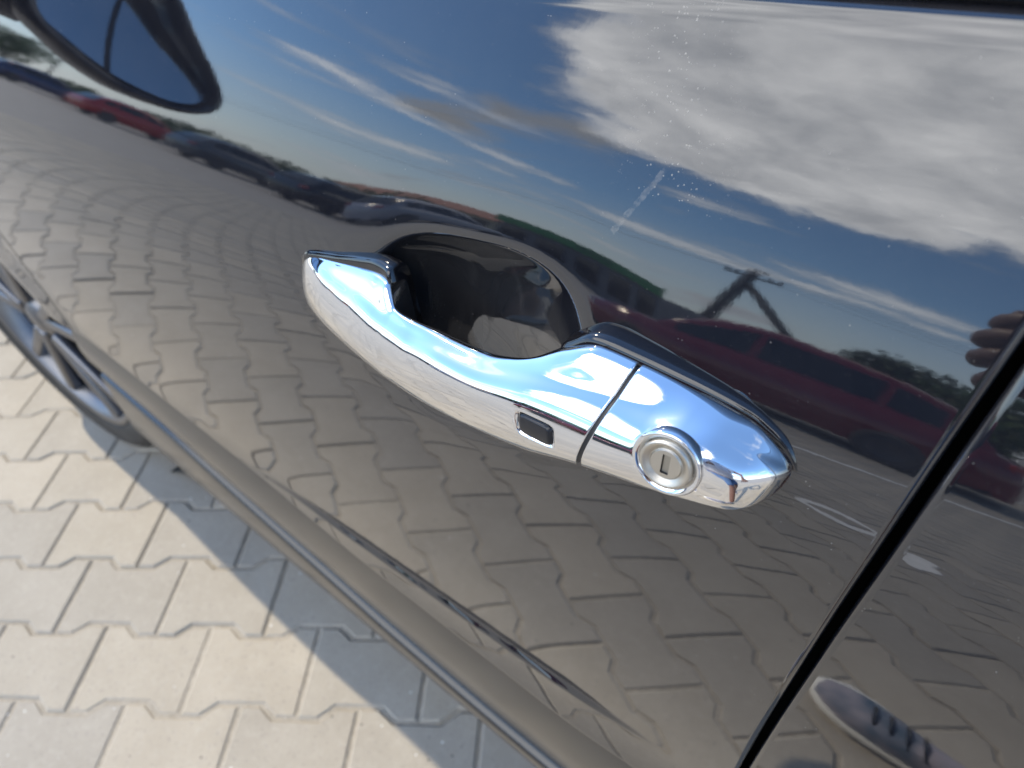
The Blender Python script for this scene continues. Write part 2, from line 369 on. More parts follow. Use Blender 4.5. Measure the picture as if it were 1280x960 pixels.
focus = [Vector((-1.1, -0.05, 0)), Vector((-0.45, -0.25, 0))]
cents.sort(key=lambda p: min((p - f).length for f in focus))
pv_mesh = bpy.data.meshes.new('paver'); _v, _f = paver_geo(); pv_mesh.from_pydata(_v, [], _f); pv_mesh.update(); pv_mesh.materials.append(M['paver'])
for p in cents[:300]:
    o = bpy.data.objects.new('paver', pv_mesh); COL.objects.link(o); o.parent = pavement
    o.location = p + Vector((0, 0, rng.normal(0, 0.0011)))
    o.rotation_euler = (rng.normal(0, 0.004), rng.normal(0, 0.004), math.atan2(PU.y, PU.x) + rng.normal(0, 0.006) + (math.pi if rng.random() < 0.5 else 0))
rest = cents[300:]
V = []; F = []; T = []
ca, sa = PU.x, PU.y
for p in rest:
    b0 = len(V); vs, fs = paver_geo(b0); dz = rng.normal(0, 0.0011)
    ta, tb = rng.normal(0, 0.004, 2); tone = rng.random()
    V += [(p.x + ca*u - sa*v, p.y + sa*u + ca*v, z + dz + ta*u + tb*v) for u, v, z in vs]; F += fs; T += [tone] * len(vs)
far = raw('paver_field', V, F, pavement, M['paver'], False); tag(far, kind='stuff')
at = far.data.attributes.new('tone', 'FLOAT', 'POINT'); at.data.foreach_set('value', T)
# beyond the single stones the same paving goes on as one surface
M['paving_far'] = noisy('paving_far', (0.27, 0.25, 0.225), (0.33, 0.31, 0.28), 3.0, 0.9)
raw('far_paving', [(-400, -400, -0.0036), (400, -400, -0.0036), (400, -8.9, -0.0036), (-400, -8.9, -0.0036),
                   (-400, -8.9, -0.0036), (-9.4, -8.9, -0.0036), (-9.4, 400, -0.0036), (-400, 400, -0.0036),
                   (3.1, -8.9, -0.0036), (400, -8.9, -0.0036), (400, 400, -0.0036), (3.1, 400, -0.0036),
                   (-9.4, 1.2, -0.0036), (3.1, 1.2, -0.0036), (3.1, 400, -0.0036), (-9.4, 400, -0.0036)],
    [(0, 1, 2, 3), (4, 5, 6, 7), (8, 9, 10, 11), (12, 13, 14, 15)], pavement, M['paving_far'], False)

# ------------------------------------------------------------------ the black car
car = empty('parked_car', (-0.3, 1.115, 0), label='glossy black car seen close at its chrome door handle', cat='car')

def panel(name, xl, xr, zlo, zhi, cs, ts, parent, m, bowl_on=True, fold=(1, 1, 1, 1), mirror=False, yfun=None, r=0.0028):
    """sheet of the body side between two seams, its edges rolled inwards; fold = left, right, bottom, top"""
    yf = yfun or (lambda x, z: body_y(x, z, bowl_on))
    cs = np.asarray(cs); ts = np.asarray(ts); zm = 0.75
    xn = xl(zm) + (xr(zm) - xl(zm)) * cs
    Z = zlo(xn)[None, :] + (zhi(xn) - zlo(xn))[None, :] * ts[:, None]
    X = xl(Z) + (xr(Z) - xl(Z)) * cs[None, :]
    Y = yf(X, Z)
    steps = [(r * math.sin(R(a)) , r * (1 - math.cos(R(a)))) for a in (30, 60, 90)] + [(r, 0.006), (r, 0.024)]
    def roll(A, n, side):       # side: 0 first, -1 last; along axis 1
        return A
    def ext(X, Y, Z, axis, first, dx, dz):
        idx = 0 if first else -1
        ex = X.take(idx, axis); ey = Y.take(idx, axis); ez = Z.take(idx, axis)
        xs = []; ys = []; zs = []
        for t, i in steps: xs.append(ex + dx * t); ys.append(ey + i); zs.append(ez + dz * t)
        if first: xs, ys, zs = xs[::-1], ys[::-1], zs[::-1]
        st = lambda L: np.stack(L, axis)
        cat = (lambda A, B: np.concatenate([B, A], axis)) if first else (lambda A, B: np.concatenate([A, B], axis))
        return cat(X, st(xs)), cat(Y, st(ys)), cat(Z, st(zs))
    # pull the sheet in by the roll radius where it folds
    if fold[0]: X, Y, Z = ext(X, Y, Z, 1, True, -1, 0)
    if fold[1]: X, Y, Z = ext(X, Y, Z, 1, False, 1, 0)
    if fold[2]: X, Y, Z = ext(X, Y, Z, 0, True, 0, -1)
    if fold[3]: X, Y, Z = ext(X, Y, Z, 0, False, 0, 1)
    if mirror: Y = 2 * 1.115 - Y
    nr, nc = X.shape
    return raw(name, np.stack([X, Y, Z], -1).reshape(-1, 3), grid_faces(nr, nc, flip=mirror), parent, m)

_sz = [0.50, 0.58, 0.6843, 0.7733, 0.8327, 0.8927, 0.9335, 0.9775, 1.0167, 1.10]; _sx = [-0.0615, -0.0550, -0.0457, -0.0371, -0.0307, -0.0240, -0.0188, -0.0129, -0.0069, 0.0065]
shut = lambda z: pchip(_sz, _sx, z)
SILL_TOP = 0.530
belt = lambda x: 1.092 + SL * np.asarray(x, float)
def dens(a, b, lo, hi, coarse, fine):
    parts = [np.arange(a, lo, coarse), np.arange(lo, hi, fine), np.arange(hi, b, coarse), [b]]
    v = np.concatenate(parts); return (v - a) / (b - a)
XF = -1.13
front_cols = dens(XF, -0.0465, -0.36, -0.075, 0.010, 0.0018)
front_cols = np.concatenate([[0, 0.001], front_cols[1:-1][front_cols[1:-1] < 0.93], np.linspace(0.93, 0.996, 40), [0.998, 0.9992, 1.0]])
front_rows = np.unique(np.concatenate([dens(SILL_TOP, 1.075, 0.885, 1.03, 0.008, 0.0016), np.linspace(0, 0.22, 50)]))
front_door = panel('front_door', lambda z: XF + 0.0 * z, lambda z: shut(z) - 0.0046, lambda x: SILL_TOP - 0.004 - SL * 0 * x, belt, front_cols, front_rows, car, M['paint'])
rear_door = panel('rear_door', lambda z: shut(z) + 0.0046, lambda z: 0.82 + 0.28 * sstep(0.75, 1.0, z) * 1.0, lambda x: SILL_TOP - 0.004 + 0 * x, belt,
                  np.concatenate([[0, 0.0008, 0.002], np.linspace(0.005, 0.3, 110), np.linspace(0.31, 1, 60)]), np.concatenate([[0, 0.002], np.linspace(0.006, 0.994, 200), [0.998, 1.0]]), car, M['paint'])
def arch_lo(x, ax, base, r=None):
    r = r or ARCH[2]; x = np.asarray(x, float)
    return np.maximum(base, ARCH[1] + np.sqrt(np.maximum(r * r - (x - ax) ** 2, 0)))
for mir in (False, True):
    sfx = dict(mirror=mir, bowl_on=False)
    panel('fender', lambda z: -2.45 + 0 * z, lambda z: XF - 0.006 + 0 * z, lambda x: arch_lo(x, ARCH[0], np.where(np.asarray(x) < -1.8, 0.30, 0.524)), lambda x: belt(x) - 0.004 - 0.10 * sstep(-1.5, -2.4, x),
          np.linspace(0, 1, 170), np.linspace(0, 1, 130), car, M['paint_plain'] if mir else M['paint'], **sfx)
    panel('rear_quarter', lambda z: 0.825 + 0.28 * sstep(0.75, 1.0, z), lambda z: 1.72 + 0 * z, lambda x: arch_lo(x, ARCH[0] + 2.66, 0.30), belt,
          np.linspace(0, 1, 80), np.linspace(0, 1, 60), car, M['paint_plain'], **sfx)
    if mir:
        panel('front_door', lambda z: XF + 0 * z, lambda z: shut(z) - 0.0055, lambda x: SILL_TOP + 0 * x, belt, np.linspace(0, 1, 40), np.linspace(0, 1, 50), car, M['paint_plain'], **sfx)
        panel('rear_door', lambda z: shut(z) + 0.0055, lambda z: 0.82 + 0.28 * sstep(0.75, 1.0, z), lambda x: SILL_TOP + 0 * x, belt, np.linspace(0, 1, 40), np.linspace(0, 1, 50), car, M['paint_plain'], **sfx)
    # sill: rounded box section under the doors with a thin lip along its lower edge
    xs = np.linspace(-1.185, 0.72, 60); V = []
    for x in xs:
        y0 = 0.200 + 0.010 * max(0, -0.9 - x); zt = 0.522; zb = float(pchip([-1.2, -0.96, -0.8, -0.66, -0.48, -0.3, 0.8], [0.40, 0.385, 0.358, 0.338, 0.312, 0.300, 0.290], x)); zl = 0.252
        prof = [(0.046, zt + 0.002), (0.0135, zt), (0.0085, zt - 0.006), (0.005, zt - 0.02), (0.001, zt - 0.3 * (zt - zb)), (-0.001, zt - 0.5 * (zt - zb)), (0.001, zt - 0.72 * (zt - zb)), (0.009, zb + 0.02), (0.014, zb + 0.008),
            (0.0135, zb + 0.004), (0.006, zb + 0.0015), (0.003, zb - 0.001), (0.002, zb - 0.006), (0.003, zl + 0.018), (0.006, zl + 0.006), (0.012, zl), (0.06, zl - 0.004), (0.25, zl - 0.02)]
        for dy, z in prof:
            y = y0 + dy; V.append((x, y if not mir else 2.23 - y, z))
    raw('sill', V, grid_faces(len(xs), len(prof), flip=not mir), car, M['plastic'])
# dark cavity behind the seams
bm = bmesh.new(); box(bm, (-0.3, 1.115, 0.66), (2.1, 1.70, 0.72)); bm_obj('inner_body', bm, car, M['dark'])

# belt seal, side glass, pillars, roof
def strip(name, xs, sec, parent, m, mir=False):
    """sec(x) gives a list of (y, z) points"""
    V = []; n = len(sec(xs[0]))
    for x in xs:
        for y, z in sec(x): V.append((x, y if not mir else 2.23 - y, z))
    return raw(name, V, grid_faces(len(xs), n, flip=not mir), parent, m)
def belt_y(x): return float(body_y(x, float(belt(x)), False))
def roofline(x):  # (y, z) of the glass top edge
    z = np.interp(x, [-1.25, -0.75, -0.3, 0.3, 1.0, 1.55], [1.12, 1.40, 1.52, 1.555, 1.53, 1.42]); t = (z - 1.05) / 0.5
    return 0.262 + 0.22 * t + 0.10 * t * t, z
for mir in (False, True):
    xs = np.linspace(-1.12, 1.3, 80)
    strip('belt_moulding', xs, lambda x: [(belt_y(x) + dy, float(belt(x)) + dz) for dy, dz in
          ((0.012, -0.004), (0.004, 0.0035), (0.0035, 0.006), (0.0055, 0.0125), (0.009, 0.0145), (0.014, 0.0145), (0.03, 0.010))], car, M['gloss_black'], mir)
    def gsec(x):
        y0, z0 = belt_y(x) + 0.014, float(belt(x)) + 0.006; y1, z1 = roofline(x); z1 = max(z1, z0 + 0.01)
        return [(y0 + (y1 - y0) * (t * 0.85 + 0.15 * t * t), z0 + (z1 - z0) * t) for t in np.linspace(0, 1, 10)]
    strip('side_window', np.linspace(-1.1, 1.3, 50), gsec, car, M['glass'], mir)
    for xa, xb, w in ((-0.02, 0.03, 0.05),):
        def psec(x): return [(y - 0.004, z) for y, z in gsec(x)]
        strip('door_pillar', np.linspace(xa, xb, 4), psec, car, M['gloss_black'], mir)
    strip('roof_rail', np.linspace(-1.2, 1.45, 50), lambda x: [(roofline(x)[0] + dy, roofline(x)[1] + dz) for dy, dz in
          ((0.004, -0.0036), (-0.010, 0.0), (-0.008, 0.022), (0.015, 0.045), (0.06, 0.065))], car, M['paint_plain'], mir)
def cross(name, xs, f, m):
    V = []; nc = 15
    for x in xs:
        y0, z0, crown = f(x)
        for t in np.linspace(0, 1, nc): V.append((x, y0 + (2.23 - 2 * y0) * t, z0 + crown * (1 - (2 * t - 1) ** 2)))
    return raw(name, V, grid_faces(len(xs), nc), car, m)
cross('roof', np.linspace(-0.35, 1.2, 24), lambda x: (roofline(x)[0] + 0.05, roofline(x)[1] + 0.06, 0.05), M['paint_plain'])
cross('windscreen', np.linspace(-1.25, -0.35, 16), lambda x: (roofline(x)[0] + 0.05, roofline(x)[1] + 0.06, 0.05), M['glass'])
cross('rear_window', np.linspace(1.2, 1.62, 10), lambda x: (roofline(x)[0] + 0.05, roofline(x)[1] + 0.06 - 0.8 * max(0, x - 1.25), 0.05), M['glass'])
def bonnet_f(x):
    xe = max(x, -2.44); return float(body_y(xe, 0.95, False)) + 0.02, float(belt(x)) - 0.012 - 0.10 * float(sstep(-1.5, -2.4, x)), 0.07
cross('bonnet', np.linspace(-2.45, -1.2, 26), bonnet_f, M['paint_plain'])
cross('boot_lid', np.linspace(1.58, 1.72, 6), lambda x: (belt_y(1.3) + 0.02, float(belt(x)) + 0.002, 0.03), M['paint_plain'])
for nm, x0, sgn, ztop in (('front_bumper', -2.45, -1, bonnet_f(-2.45)[1] + 0.002), ('rear_bumper', 1.72, 1, float(belt(1.72)) + 0.004)):
    V = []; zs = np.linspace(0.24, ztop, 12); nu = 25
    for z in zs:
        ye = float(body_y(x0, min(z, 1.0), False)); v = (z - 0.24) / (ztop - 0.24)
        for t in np.linspace(0, 1, nu):
            u = 2 * t - 1; bulge = 0.22 * (1 - abs(u) ** 2.6) * (1 - 0.75 * v ** 2.5) + 0.002
            V.append((x0 + sgn * bulge, ye + (2.23 - 2 * ye) * t, z + (0.07 * (1 - u * u) * v ** 4 if sgn < 0 else 0.03 * (1 - u * u) * v ** 4)))
    raw(nm, V, grid_faces(len(zs), nu, flip=sgn > 0), car, M['paint_plain'])
for sgn_y in (0.44, 1.79):
    bm = bmesh.new(); bmesh.ops.create_uvsphere(bm, u_segments=20, v_segments=12, radius=1, matrix=Matrix.Translation((-2.50, sgn_y, 0.74)) @ Euler((0, 0, R(-25 if sgn_y < 1 else 25))).to_matrix().to_4x4() @ Matrix.Diagonal((.10, .20, .075, 1))); bm_obj('headlight', bm, car, M['glass'], True)

# wheels
def wheel(cx, mir):
    y0 = 0.226; w = empty('wheel', (cx, 0.30 if not mir else 1.93, 0.342)); w.parent = car; w.matrix_parent_inverse = Matrix.Translation(-Vector(car.location))
    steer = R(4) if cx < 0 else 0.0
    c = Vector((cx, y0, 0.342)); ax = (0, -1, 0)
    def fin(bm, nm, m, smooth=True):
        if mir:
            for v in bm.verts: v.co.y = 2.23 - v.co.y
        return bm_obj(nm, bm, w, m, smooth)
    bm = bmesh.new()
    lathe(bm, [(0.262, -0.02), (0.264, 0.002), (0.270, 0.008), (0.284, 0.007), (0.302, 0.012), (0.316, 0.008), (0.330, -0.004), (0.337, -0.022), (0.3405, -0.05),
               (0.342, -0.11), (0.3405, -0.17), (0.33, -0.205), (0.30, -0.215), (0.262, -0.20)], c, ax, 72); fin(bm, 'tyre', M['tyre'])
    bm = bmesh.new()
    for k in range(60):           # tread blocks
        for off in (-0.052, -0.088, -0.128, -0.164):
            a = 2 * math.pi * (k + (0.5 if off in (-0.088, -0.164) else 0)) / 60
            p = c + Vector((math.cos(a) * 0.3425, -off, math.sin(a) * 0.3425))
            box(bm, p, (0.006, 0.028, 0.027), Euler((0, -a, 0)))
    fin(bm, 'tread', M['tyre'], False)
    bm = bmesh.new(); lathe(bm, [(0.228, -0.16), (0.238, -0.03), (0.250, 0.002), (0.262, 0.006), (0.266, 0.000), (0.262, -0.02), (0.256, -0.15)], c, ax, 72); fin(bm, 'rim', M['alloy'])
    bm = bmesh.new(); lathe(bm, [(0.012, -0.045), (0.15, -0.04), (0.236, -0.035)], c, ax, 48); fin(bm, 'wheel_shade_disc', M['dark'])  # black disc filling the wheel, stands in for shade between the spokes
    for k in range(5):
        bm = bmesh.new()
        for d in (-0.20, 0.20):
            a0 = 2 * math.pi * k / 5 + 0.35
            a1, a2 = a0 + d * .35, a0 + d * 1.15; p0 = c + Vector((math.cos(a1) * .045, .018, math.sin(a1) * .045)); p1 = c + Vector((math.cos(a2) * .248, .006, math.sin(a2) * .248))
            dd = p1 - p0; a = math.atan2(dd.z, dd.x); box(bm, (p0 + p1) / 2, (dd.length, 0.026, 0.026), Euler((0, -a, 0)), 0.006)
        fin(bm, 'spoke', M['alloy'])
    bm = bmesh.new(); lathe(bm, [(0.0, 0.002), (0.026, 0.001), (0.034, -0.006), (0.05, -0.010), (0.055, -0.05)], c, ax, 32); fin(bm, 'hub_cap', M['alloy'])
    w.rotation_euler.z = steer
for cx in (ARCH[0], ARCH[0] + 2.66):
    for mir in (False, True): wheel(cx, mir)
for mir in (False, True):      # wheel housings
    for cx in (ARCH[0], ARCH[0] + 2.66):
        bm = bmesh.new(); lathe(bm, [(0.402, -0.010), (0.402, -0.30), (0.02, -0.30)], (cx, 0.235 if not mir else 2.23 - 0.235, 0.34), (0, -1 if not mir else 1, 0), 48); bm_obj('wheel_housing', bm, car, M['dark'])
bm = bmesh.new(); box(bm, (-0.35, 1.115, 0.27), (3.7, 1.3, 0.06)); bm_obj('underbody', bm, car, M['dark'])

# ------------------------------------------------------------------ door handle
TOP = [(-0.3609, 0.1900, 0.9354), (-0.3464, 0.1880, 0.9445), (-0.3163, 0.1860, 0.9505), (-0.2936, 0.1850, 0.9548), (-0.2777, 0.1840, 0.9573), (-0.2700, 0.1820, 0.9572), (-0.2590, 0.1768, 0.9492), (-0.2476, 0.1745, 0.9492), (-0.2301, 0.1740, 0.9502), (-0.2088, 0.1740, 0.9511), (-0.1941, 0.1745, 0.9524), (-0.1796, 0.1750, 0.9567), (-0.1670, 0.1770, 0.9623), (-0.1559, 0.1800, 0.9690), (-0.1435, 0.1830, 0.9745), (-0.1251, 0.1840, 0.9735), (-0.1058, 0.1850, 0.9716), (-0.0860, 0.1860, 0.9691), (-0.0733, 0.1870, 0.9662), (-0.0654, 0.1880, 0.9630), (-0.0560, 0.1895, 0.9590)]
RIDGE = [(-0.3609, 0.1885, 0.931), (-0.3553, 0.1865, 0.9340), (-0.3417, 0.1810, 0.9380), (-0.3309, 0.1770, 0.9375), (-0.3129, 0.1720, 0.9345), (-0.2956, 0.1680, 0.9330), (-0.2721, 0.1640, 0.9330), (-0.2432, 0.1610, 0.9365), (-0.2173, 0.1590, 0.9420), (-0.1904, 0.1580, 0.9446), (-0.1666, 0.1580, 0.9465), (-0.1453, 0.1585, 0.9475), (-0.1314, 0.1590, 0.9490), (-0.1105, 0.1595, 0.9540), (-0.0940, 0.1610, 0.9600), (-0.0827, 0.1640, 0.9620), (-0.0700, 0.1680, 0.9590), (-0.0560, 0.1725, 0.9550)]
BOT = [(-0.3662, 0.1890, 0.9237), (-0.3604, 0.1840, 0.9159), (-0.3463, 0.1780, 0.9099), (-0.3101, 0.1710, 0.9056), (-0.2573, 0.1650, 0.9039), (-0.2064, 0.1620, 0.9092), (-0.1649, 0.1620, 0.9155), (-0.1332, 0.1625, 0.9239), (-0.1054, 0.1630, 0.9316), (-0.0821, 0.1660, 0.9357), (-0.0683, 0.1695, 0.9372), (-0.0560, 0.1735, 0.9395)]
def curve(K, x):
    K = np.array(K); return pchip(K[:, 0], K[:, 1], x), pchip(K[:, 0], K[:, 2], x)
HX0, HX1 = -0.3630, -0.0560
PART = -0.1275
def h_back(x):
    d = body_y(x, 0.945, False)
    front = 1 - sstep(-0.272, -0.258, x); rearf = sstep(-0.172, -0.150, x)
    w = np.maximum(front, rearf)
    return 0.1775 + (d + 0.010 - 0.1775) * w
NSEC = 132
def section(x, shrink=0.0):
    ty, tz = (float(v) for v in curve(TOP, x)); ry, rz = (float(v) for v in curve(RIDGE, x)); by, bz = (float(v) for v in curve(BOT, x)); yb = float(h_back(x))
    c = np.array([(ty + ry + by) / 3 + 0.004, (tz + rz + bz) / 3])
    T, Rr, B = np.array([ty, tz]), np.array([ry, rz]), np.array([by, bz])
    xw = x + np.linspace(-0.024, 0.024, 13); wy, wz = curve(TOP, np.clip(xw, TOP[0][0], TOP[-1][0])); vy, vz = curve(RIDGE, np.clip(xw, RIDGE[0][0], RIDGE[-1][0]))
    Md = Rr + 0.60 * np.array([(wy - vy).mean(), (wz - vz).mean()])   # upper face keeps flowing past the raised foot
    def seg(a, b, bulge, n):
        t = np.linspace(0, 1, n, endpoint=False)[:, None]; d = b - a; nrm = np.array([-d[1], d[0]]); nrm = nrm / (np.linalg.norm(nrm) + 1e-9)
        if np.dot((a + b) / 2 + nrm * 1e-3 - c, (a + b) / 2 + nrm * 1e-3 - c) < np.dot((a + b) / 2 - c, (a + b) / 2 - c): nrm = -nrm
        return a + d * t + nrm * bulge * 4 * t * (1 - t)
    h = max(tz - bz, 0.004); k = h / 0.042
    BB = np.array([max(yb, by + 0.004), bz + (0.007 if yb > 0.19 else 0.016) * k]); TB = np.array([max(yb, ty + 0.0015), tz - 0.003 * k])
    # back foot keeps its lower corner under the door handle
    P = np.concatenate([seg(T, Md, 0.0005 * k, 24), seg(Md, Rr, 0.0016 * k, 36), seg(Rr, B, 0.0022 * k, 60), seg(B, BB, 0.0012 * k, 30), seg(BB, TB, 0.0, 30), seg(TB, T, 0.0003, 12)])
    # resample evenly, then soften the corners
    d = np.linalg.norm(np.roll(P, -1, 0) - P, axis=1); L = d.sum(); s = np.concatenate([[0], np.cumsum(d)[:-1]]); q = np.linspace(0, L, 400, endpoint=False)
    Pc = np.concatenate([P, P[:1]]); sc = np.concatenate([s, [L]])
    Q = np.stack([np.interp(q, sc, Pc[:, 0]), np.interp(q, sc, Pc[:, 1])], 1)
    sg = min(0.0021, L * 0.018) / (L / 400); kx = np.arange(-60, 61); ker = np.exp(-(kx / sg) ** 2 / 2); ker /= ker.sum()
    Qs = np.stack([np.convolve(np.concatenate([Q[-60:, i], Q[:, i], Q[:60, i]]), ker, 'valid') for i in (0, 1)], 1)
    sg2 = min(0.0062, L * 0.050) / (L / 400); k2 = np.exp(-(kx / sg2) ** 2 / 2); k2 /= k2.sum()
    Q2 = np.stack([np.convolve(np.concatenate([Q[-60:, i], Q[:, i], Q[:60, i]]), k2, 'valid') for i in (0, 1)], 1)
    wr = np.exp(-((q - sc[60]) / 0.011) ** 2)[:, None]; Qs = Qs * (1 - wr) + Q2 * wr      # broad, soft ridge
    Qs += (Qs - c) * 0.022
    # even angles keep the mesh rows aligned from one station to the next
    k0 = 0; idx = []                                   # rows follow the corners, so they stay aligned along the handle
    for cnt, m_ in ((24, 16), (36, 24), (60, 46), (30, 18), (30, 18), (12, 10)):
        a_ = sc[k0]; k0 += cnt; b_ = sc[k0]; idx.append(np.linspace(a_, b_, m_, endpoint=False))
    idx = np.concatenate(idx) / L * 400
    out = np.stack([np.interp(idx, np.arange(401), np.append(Qs[:, i], Qs[0, i])) for i in (0, 1)], 1)
    if shrink:
        cc = out.mean(0); v = out - cc; l = np.linalg.norm(v, axis=1, keepdims=True); out = cc + v * np.maximum(0, (l - shrink)) / (l + 1e-9)
    return out
def frame(p, ax, n):
    n = Vector(n).normalized(); t = (Vector(ax) - n * n.dot(Vector(ax))).normalized(); return Vector(p), t, n.cross(t), n
LOCK_P, LOCK_T, LOCK_B, LOCK_N = frame((-0.0932, 0.1618, 0.9563), (1, 0, 0.0), (0.10, -math.cos(R(13)), math.sin(R(13))))
BTN_P, BTN_T, BTN_B, BTN_N = frame((-0.1550, 0.1580, 0.9398), (1, 0, 0.06), (-0.02, -1.0, 0.12))
def dent(P):
    """press the lock scoop and the button pocket into the loft"""
    q = P - np.array(LOCK_P); h = q @ np.array(LOCK_N); a = q @ np.array(LOCK_T); b = q @ np.array(LOCK_B); rho = np.hypot(a, b)
    m = (1 - sstep(0.0112, 0.0156, rho)) * (h > -0.0036)
    P = P - (m * np.maximum(h + 0.0012, -0.0005))[:, None] * np.array(LOCK_N)
    q = P - np.array(BTN_P); h = q @ np.array(BTN_N); a = q @ np.array(BTN_T); b = q @ np.array(BTN_B)
    sd = (np.abs(a / 0.0102) ** 7 + np.abs(b / 0.0062) ** 7) ** (1 / 7)
    m = (1 - sstep(0.86, 1.10, sd)) * (h > -0.008)
    return P - (m * np.maximum(h + 0.0016, 0))[:, None] * np.array(BTN_N)
def loft(name, xs, parent, m, caps, shear=True):
    rows = []
    n = len(xs)
    for i, x in enumerate(xs):
        e = 0.0
        sec = section(x, 0.0)
        xx = np.full(NSEC, x)
        for xe, ln in ((caps[0], 0.012), (caps[1], 0.017)):
            if xe is not None:
                u = 1 - abs(x - xe) / ln
                if u > 0: cc = np.array([sec[:, 0].max() - 0.006, sec[:, 1].mean()]); sec = cc + (sec - cc) * math.sqrt(max(1 - u ** 2.4, 0.02))
        if shear: xx = xx + 0.30 * (sec[:, 1] - 0.952) * math.exp(-((x - PART) / 0.030) ** 2)
        rows.append(np.stack([xx, sec[:, 0], sec[:, 1]], 1))
    # rounded ends: extra rows pulled in around the section centre
    def end(row, sgn, r):
        out = []; c = row.mean(0)
        for a in (12, 25, 38, 50, 62, 75, 90):
            v = row - c; l = np.linalg.norm(v, axis=1, keepdims=True); k = 1 - r * (1 - math.cos(R(a))) / np.maximum(l, 1e-4)
            q = c + v * k; q[:, 0] = row[:, 0] + sgn * r * math.sin(R(a)); out.append(q)
        v = out[-1] - c; out.append(np.stack([out[-1][:, 0], c[1] + v[:, 1] * 0.6, c[2] + v[:, 2] * 0.6], 1))
        return out
    rows = end(rows[0], -1, 0.0008)[::-1] + rows + end(rows[-1], 1, 0.0008)
    V = dent(np.concatenate(rows)); nr = len(rows)
    F = grid_faces(nr, NSEC, True, False)
    F.append(tuple(reversed(range(NSEC)))); F.append(tuple(range((nr - 1) * NSEC, nr * NSEC)))
    o = raw(name, V, F, parent, m); me = o.data; me.materials.append(M['rubber'])
    for p in me.polygons:
        if p.normal.y > 0.38: p.material_index = 1
    return o
handle = empty('door_handle', (-0.2, 0.19, 0.94)); handle.parent = car; handle.matrix_parent_inverse = Matrix.Translation(-Vector(car.location))
handle['label'] = 'chrome pull handle with lock cylinder and small black sensor button'
g_xs = np.concatenate([HX0 + 0.008 * np.linspace(0, 1, 20) ** 1.6, np.linspace(-0.353, -0.28, 44), np.linspace(-0.279, -0.25, 36), np.linspace(-0.249, -0.175, 60), np.linspace(-0.174, PART - 0.0017, 60)])
c_xs = np.concatenate([np.linspace(PART + 0.0017, -0.070, 84), HX1 - 0.0122 * (1 - np.linspace(0, 1, 40)) ** 1.8])
loft('grip', g_xs, handle, M['chrome'], (HX0, None))
loft('lock_cover', c_xs, handle, M['chrome'], (None, HX1))
# dark web seen in the gap between grip and cover
V = []
for x in np.linspace(PART - 0.004, PART + 0.004, 3):
    sec = section(x); c = sec.mean(0); sec = c + (sec - c) * 0.93; xx = x + 0.30 * (sec[:, 1] - 0.952)
    V += [(a, p[0], p[1]) for a, p in zip(xx, sec)]
raw('joint_web', V, grid_faces(3, NSEC, True, True), handle, M['rubber'])
# lock cylinder, bezel ring, key slot
bm = bmesh.new(); lathe(bm, [(r_ * 1.14, h_) for r_, h_ in [(0.0122, -0.004), (0.0122, 0.0004), (0.0116, 0.0012), (0.0108, 0.0011), (0.0099, 0.0002), (0.0092, -0.0003), (0.0090, -0.004)]], LOCK_P, LOCK_N, 64); bm_obj('lock_bezel', bm, handle, M['chrome'], True)
bm = bmesh.new(); lathe(bm, [(r_ * 1.14, h_) for r_, h_ in [(0.0090, -0.004), (0.0090, 0.0016), (0.0086, 0.0021), (0.0078, 0.0020), (0.0068, 0.0009), (0.0061, 0.0006), (0.0058, 0.0002), (0.0056, 0.0006), (0.0052, 0.0010)]], LOCK_P, LOCK_N, 64)
bm_obj('lock_cylinder', bm, handle, M['satin'], True)
def slotted_disc():
    """round face with a rectangular key slot sunk into it"""
    bm = bmesh.new(); sw, sh, n = 0.0016, 0.0043, 96
    hole = [(-sw, -sh), (sw, -sh), (sw, sh), (-sw, sh)]
    P = lambda a, b, h: bm.verts.new(LOCK_P + LOCK_T * a + LOCK_B * b + LOCK_N * h)
    outer = []; inner = []
    for k in range(n):
        a = 2 * math.pi * (k + 0.5) / n; ca_, sa_ = math.cos(a), math.sin(a)
        outer.append(P(0.0060 * ca_, 0.0060 * sa_, 0.00105)); t = 1 / max(abs(ca_) / sw, abs(sa_) / sh); inner.append(P(ca_ * t, sa_ * t, 0.00115))
    deep = [P((v.co - LOCK_P).dot(LOCK_T) * 0.78, (v.co - LOCK_P).dot(LOCK_B) * 0.94, 0.0002) for v in inner]
    for k in range(n):
        j = (k + 1) % n
        bm.faces.new((outer[k], outer[j], inner[j], inner[k])); f_ = bm.faces.new((inner[k], inner[j], deep[j], deep[k])); f_.material_index = 1
    bm.faces.new(deep).material_index = 2
    return bm
ks = bm_obj('key_slot', slotted_disc(), handle, M['satin']); ks.data.materials.append(M['gloss_black']); ks.data.materials.append(M['slot'])
# sensor button
V = []; n = 25
for j in range(n):
    for i in range(n):
        a, b = 2 * i / (n - 1) - 1, 2 * j / (n - 1) - 1
        sd = (abs(a) ** 6 + abs(b) ** 6) ** (1 / 6); k = max(abs(a), abs(b)) / sd if sd > 0 else 1
        h = -0.0002 + 0.0011 * (1 - 0.6 * b * b) * (1 - float(sstep(0.86, 1.0, max(abs(a), abs(b))))) - 0.0008 * float(sstep(0.9, 1.0, max(abs(a), abs(b))))
        V.append(BTN_P + BTN_T * (a * k * 0.0092) + BTN_B * (b * k * 0.0053) + BTN_N * h)
raw('sensor_button', V, grid_faces(n, n), handle, M['button'])
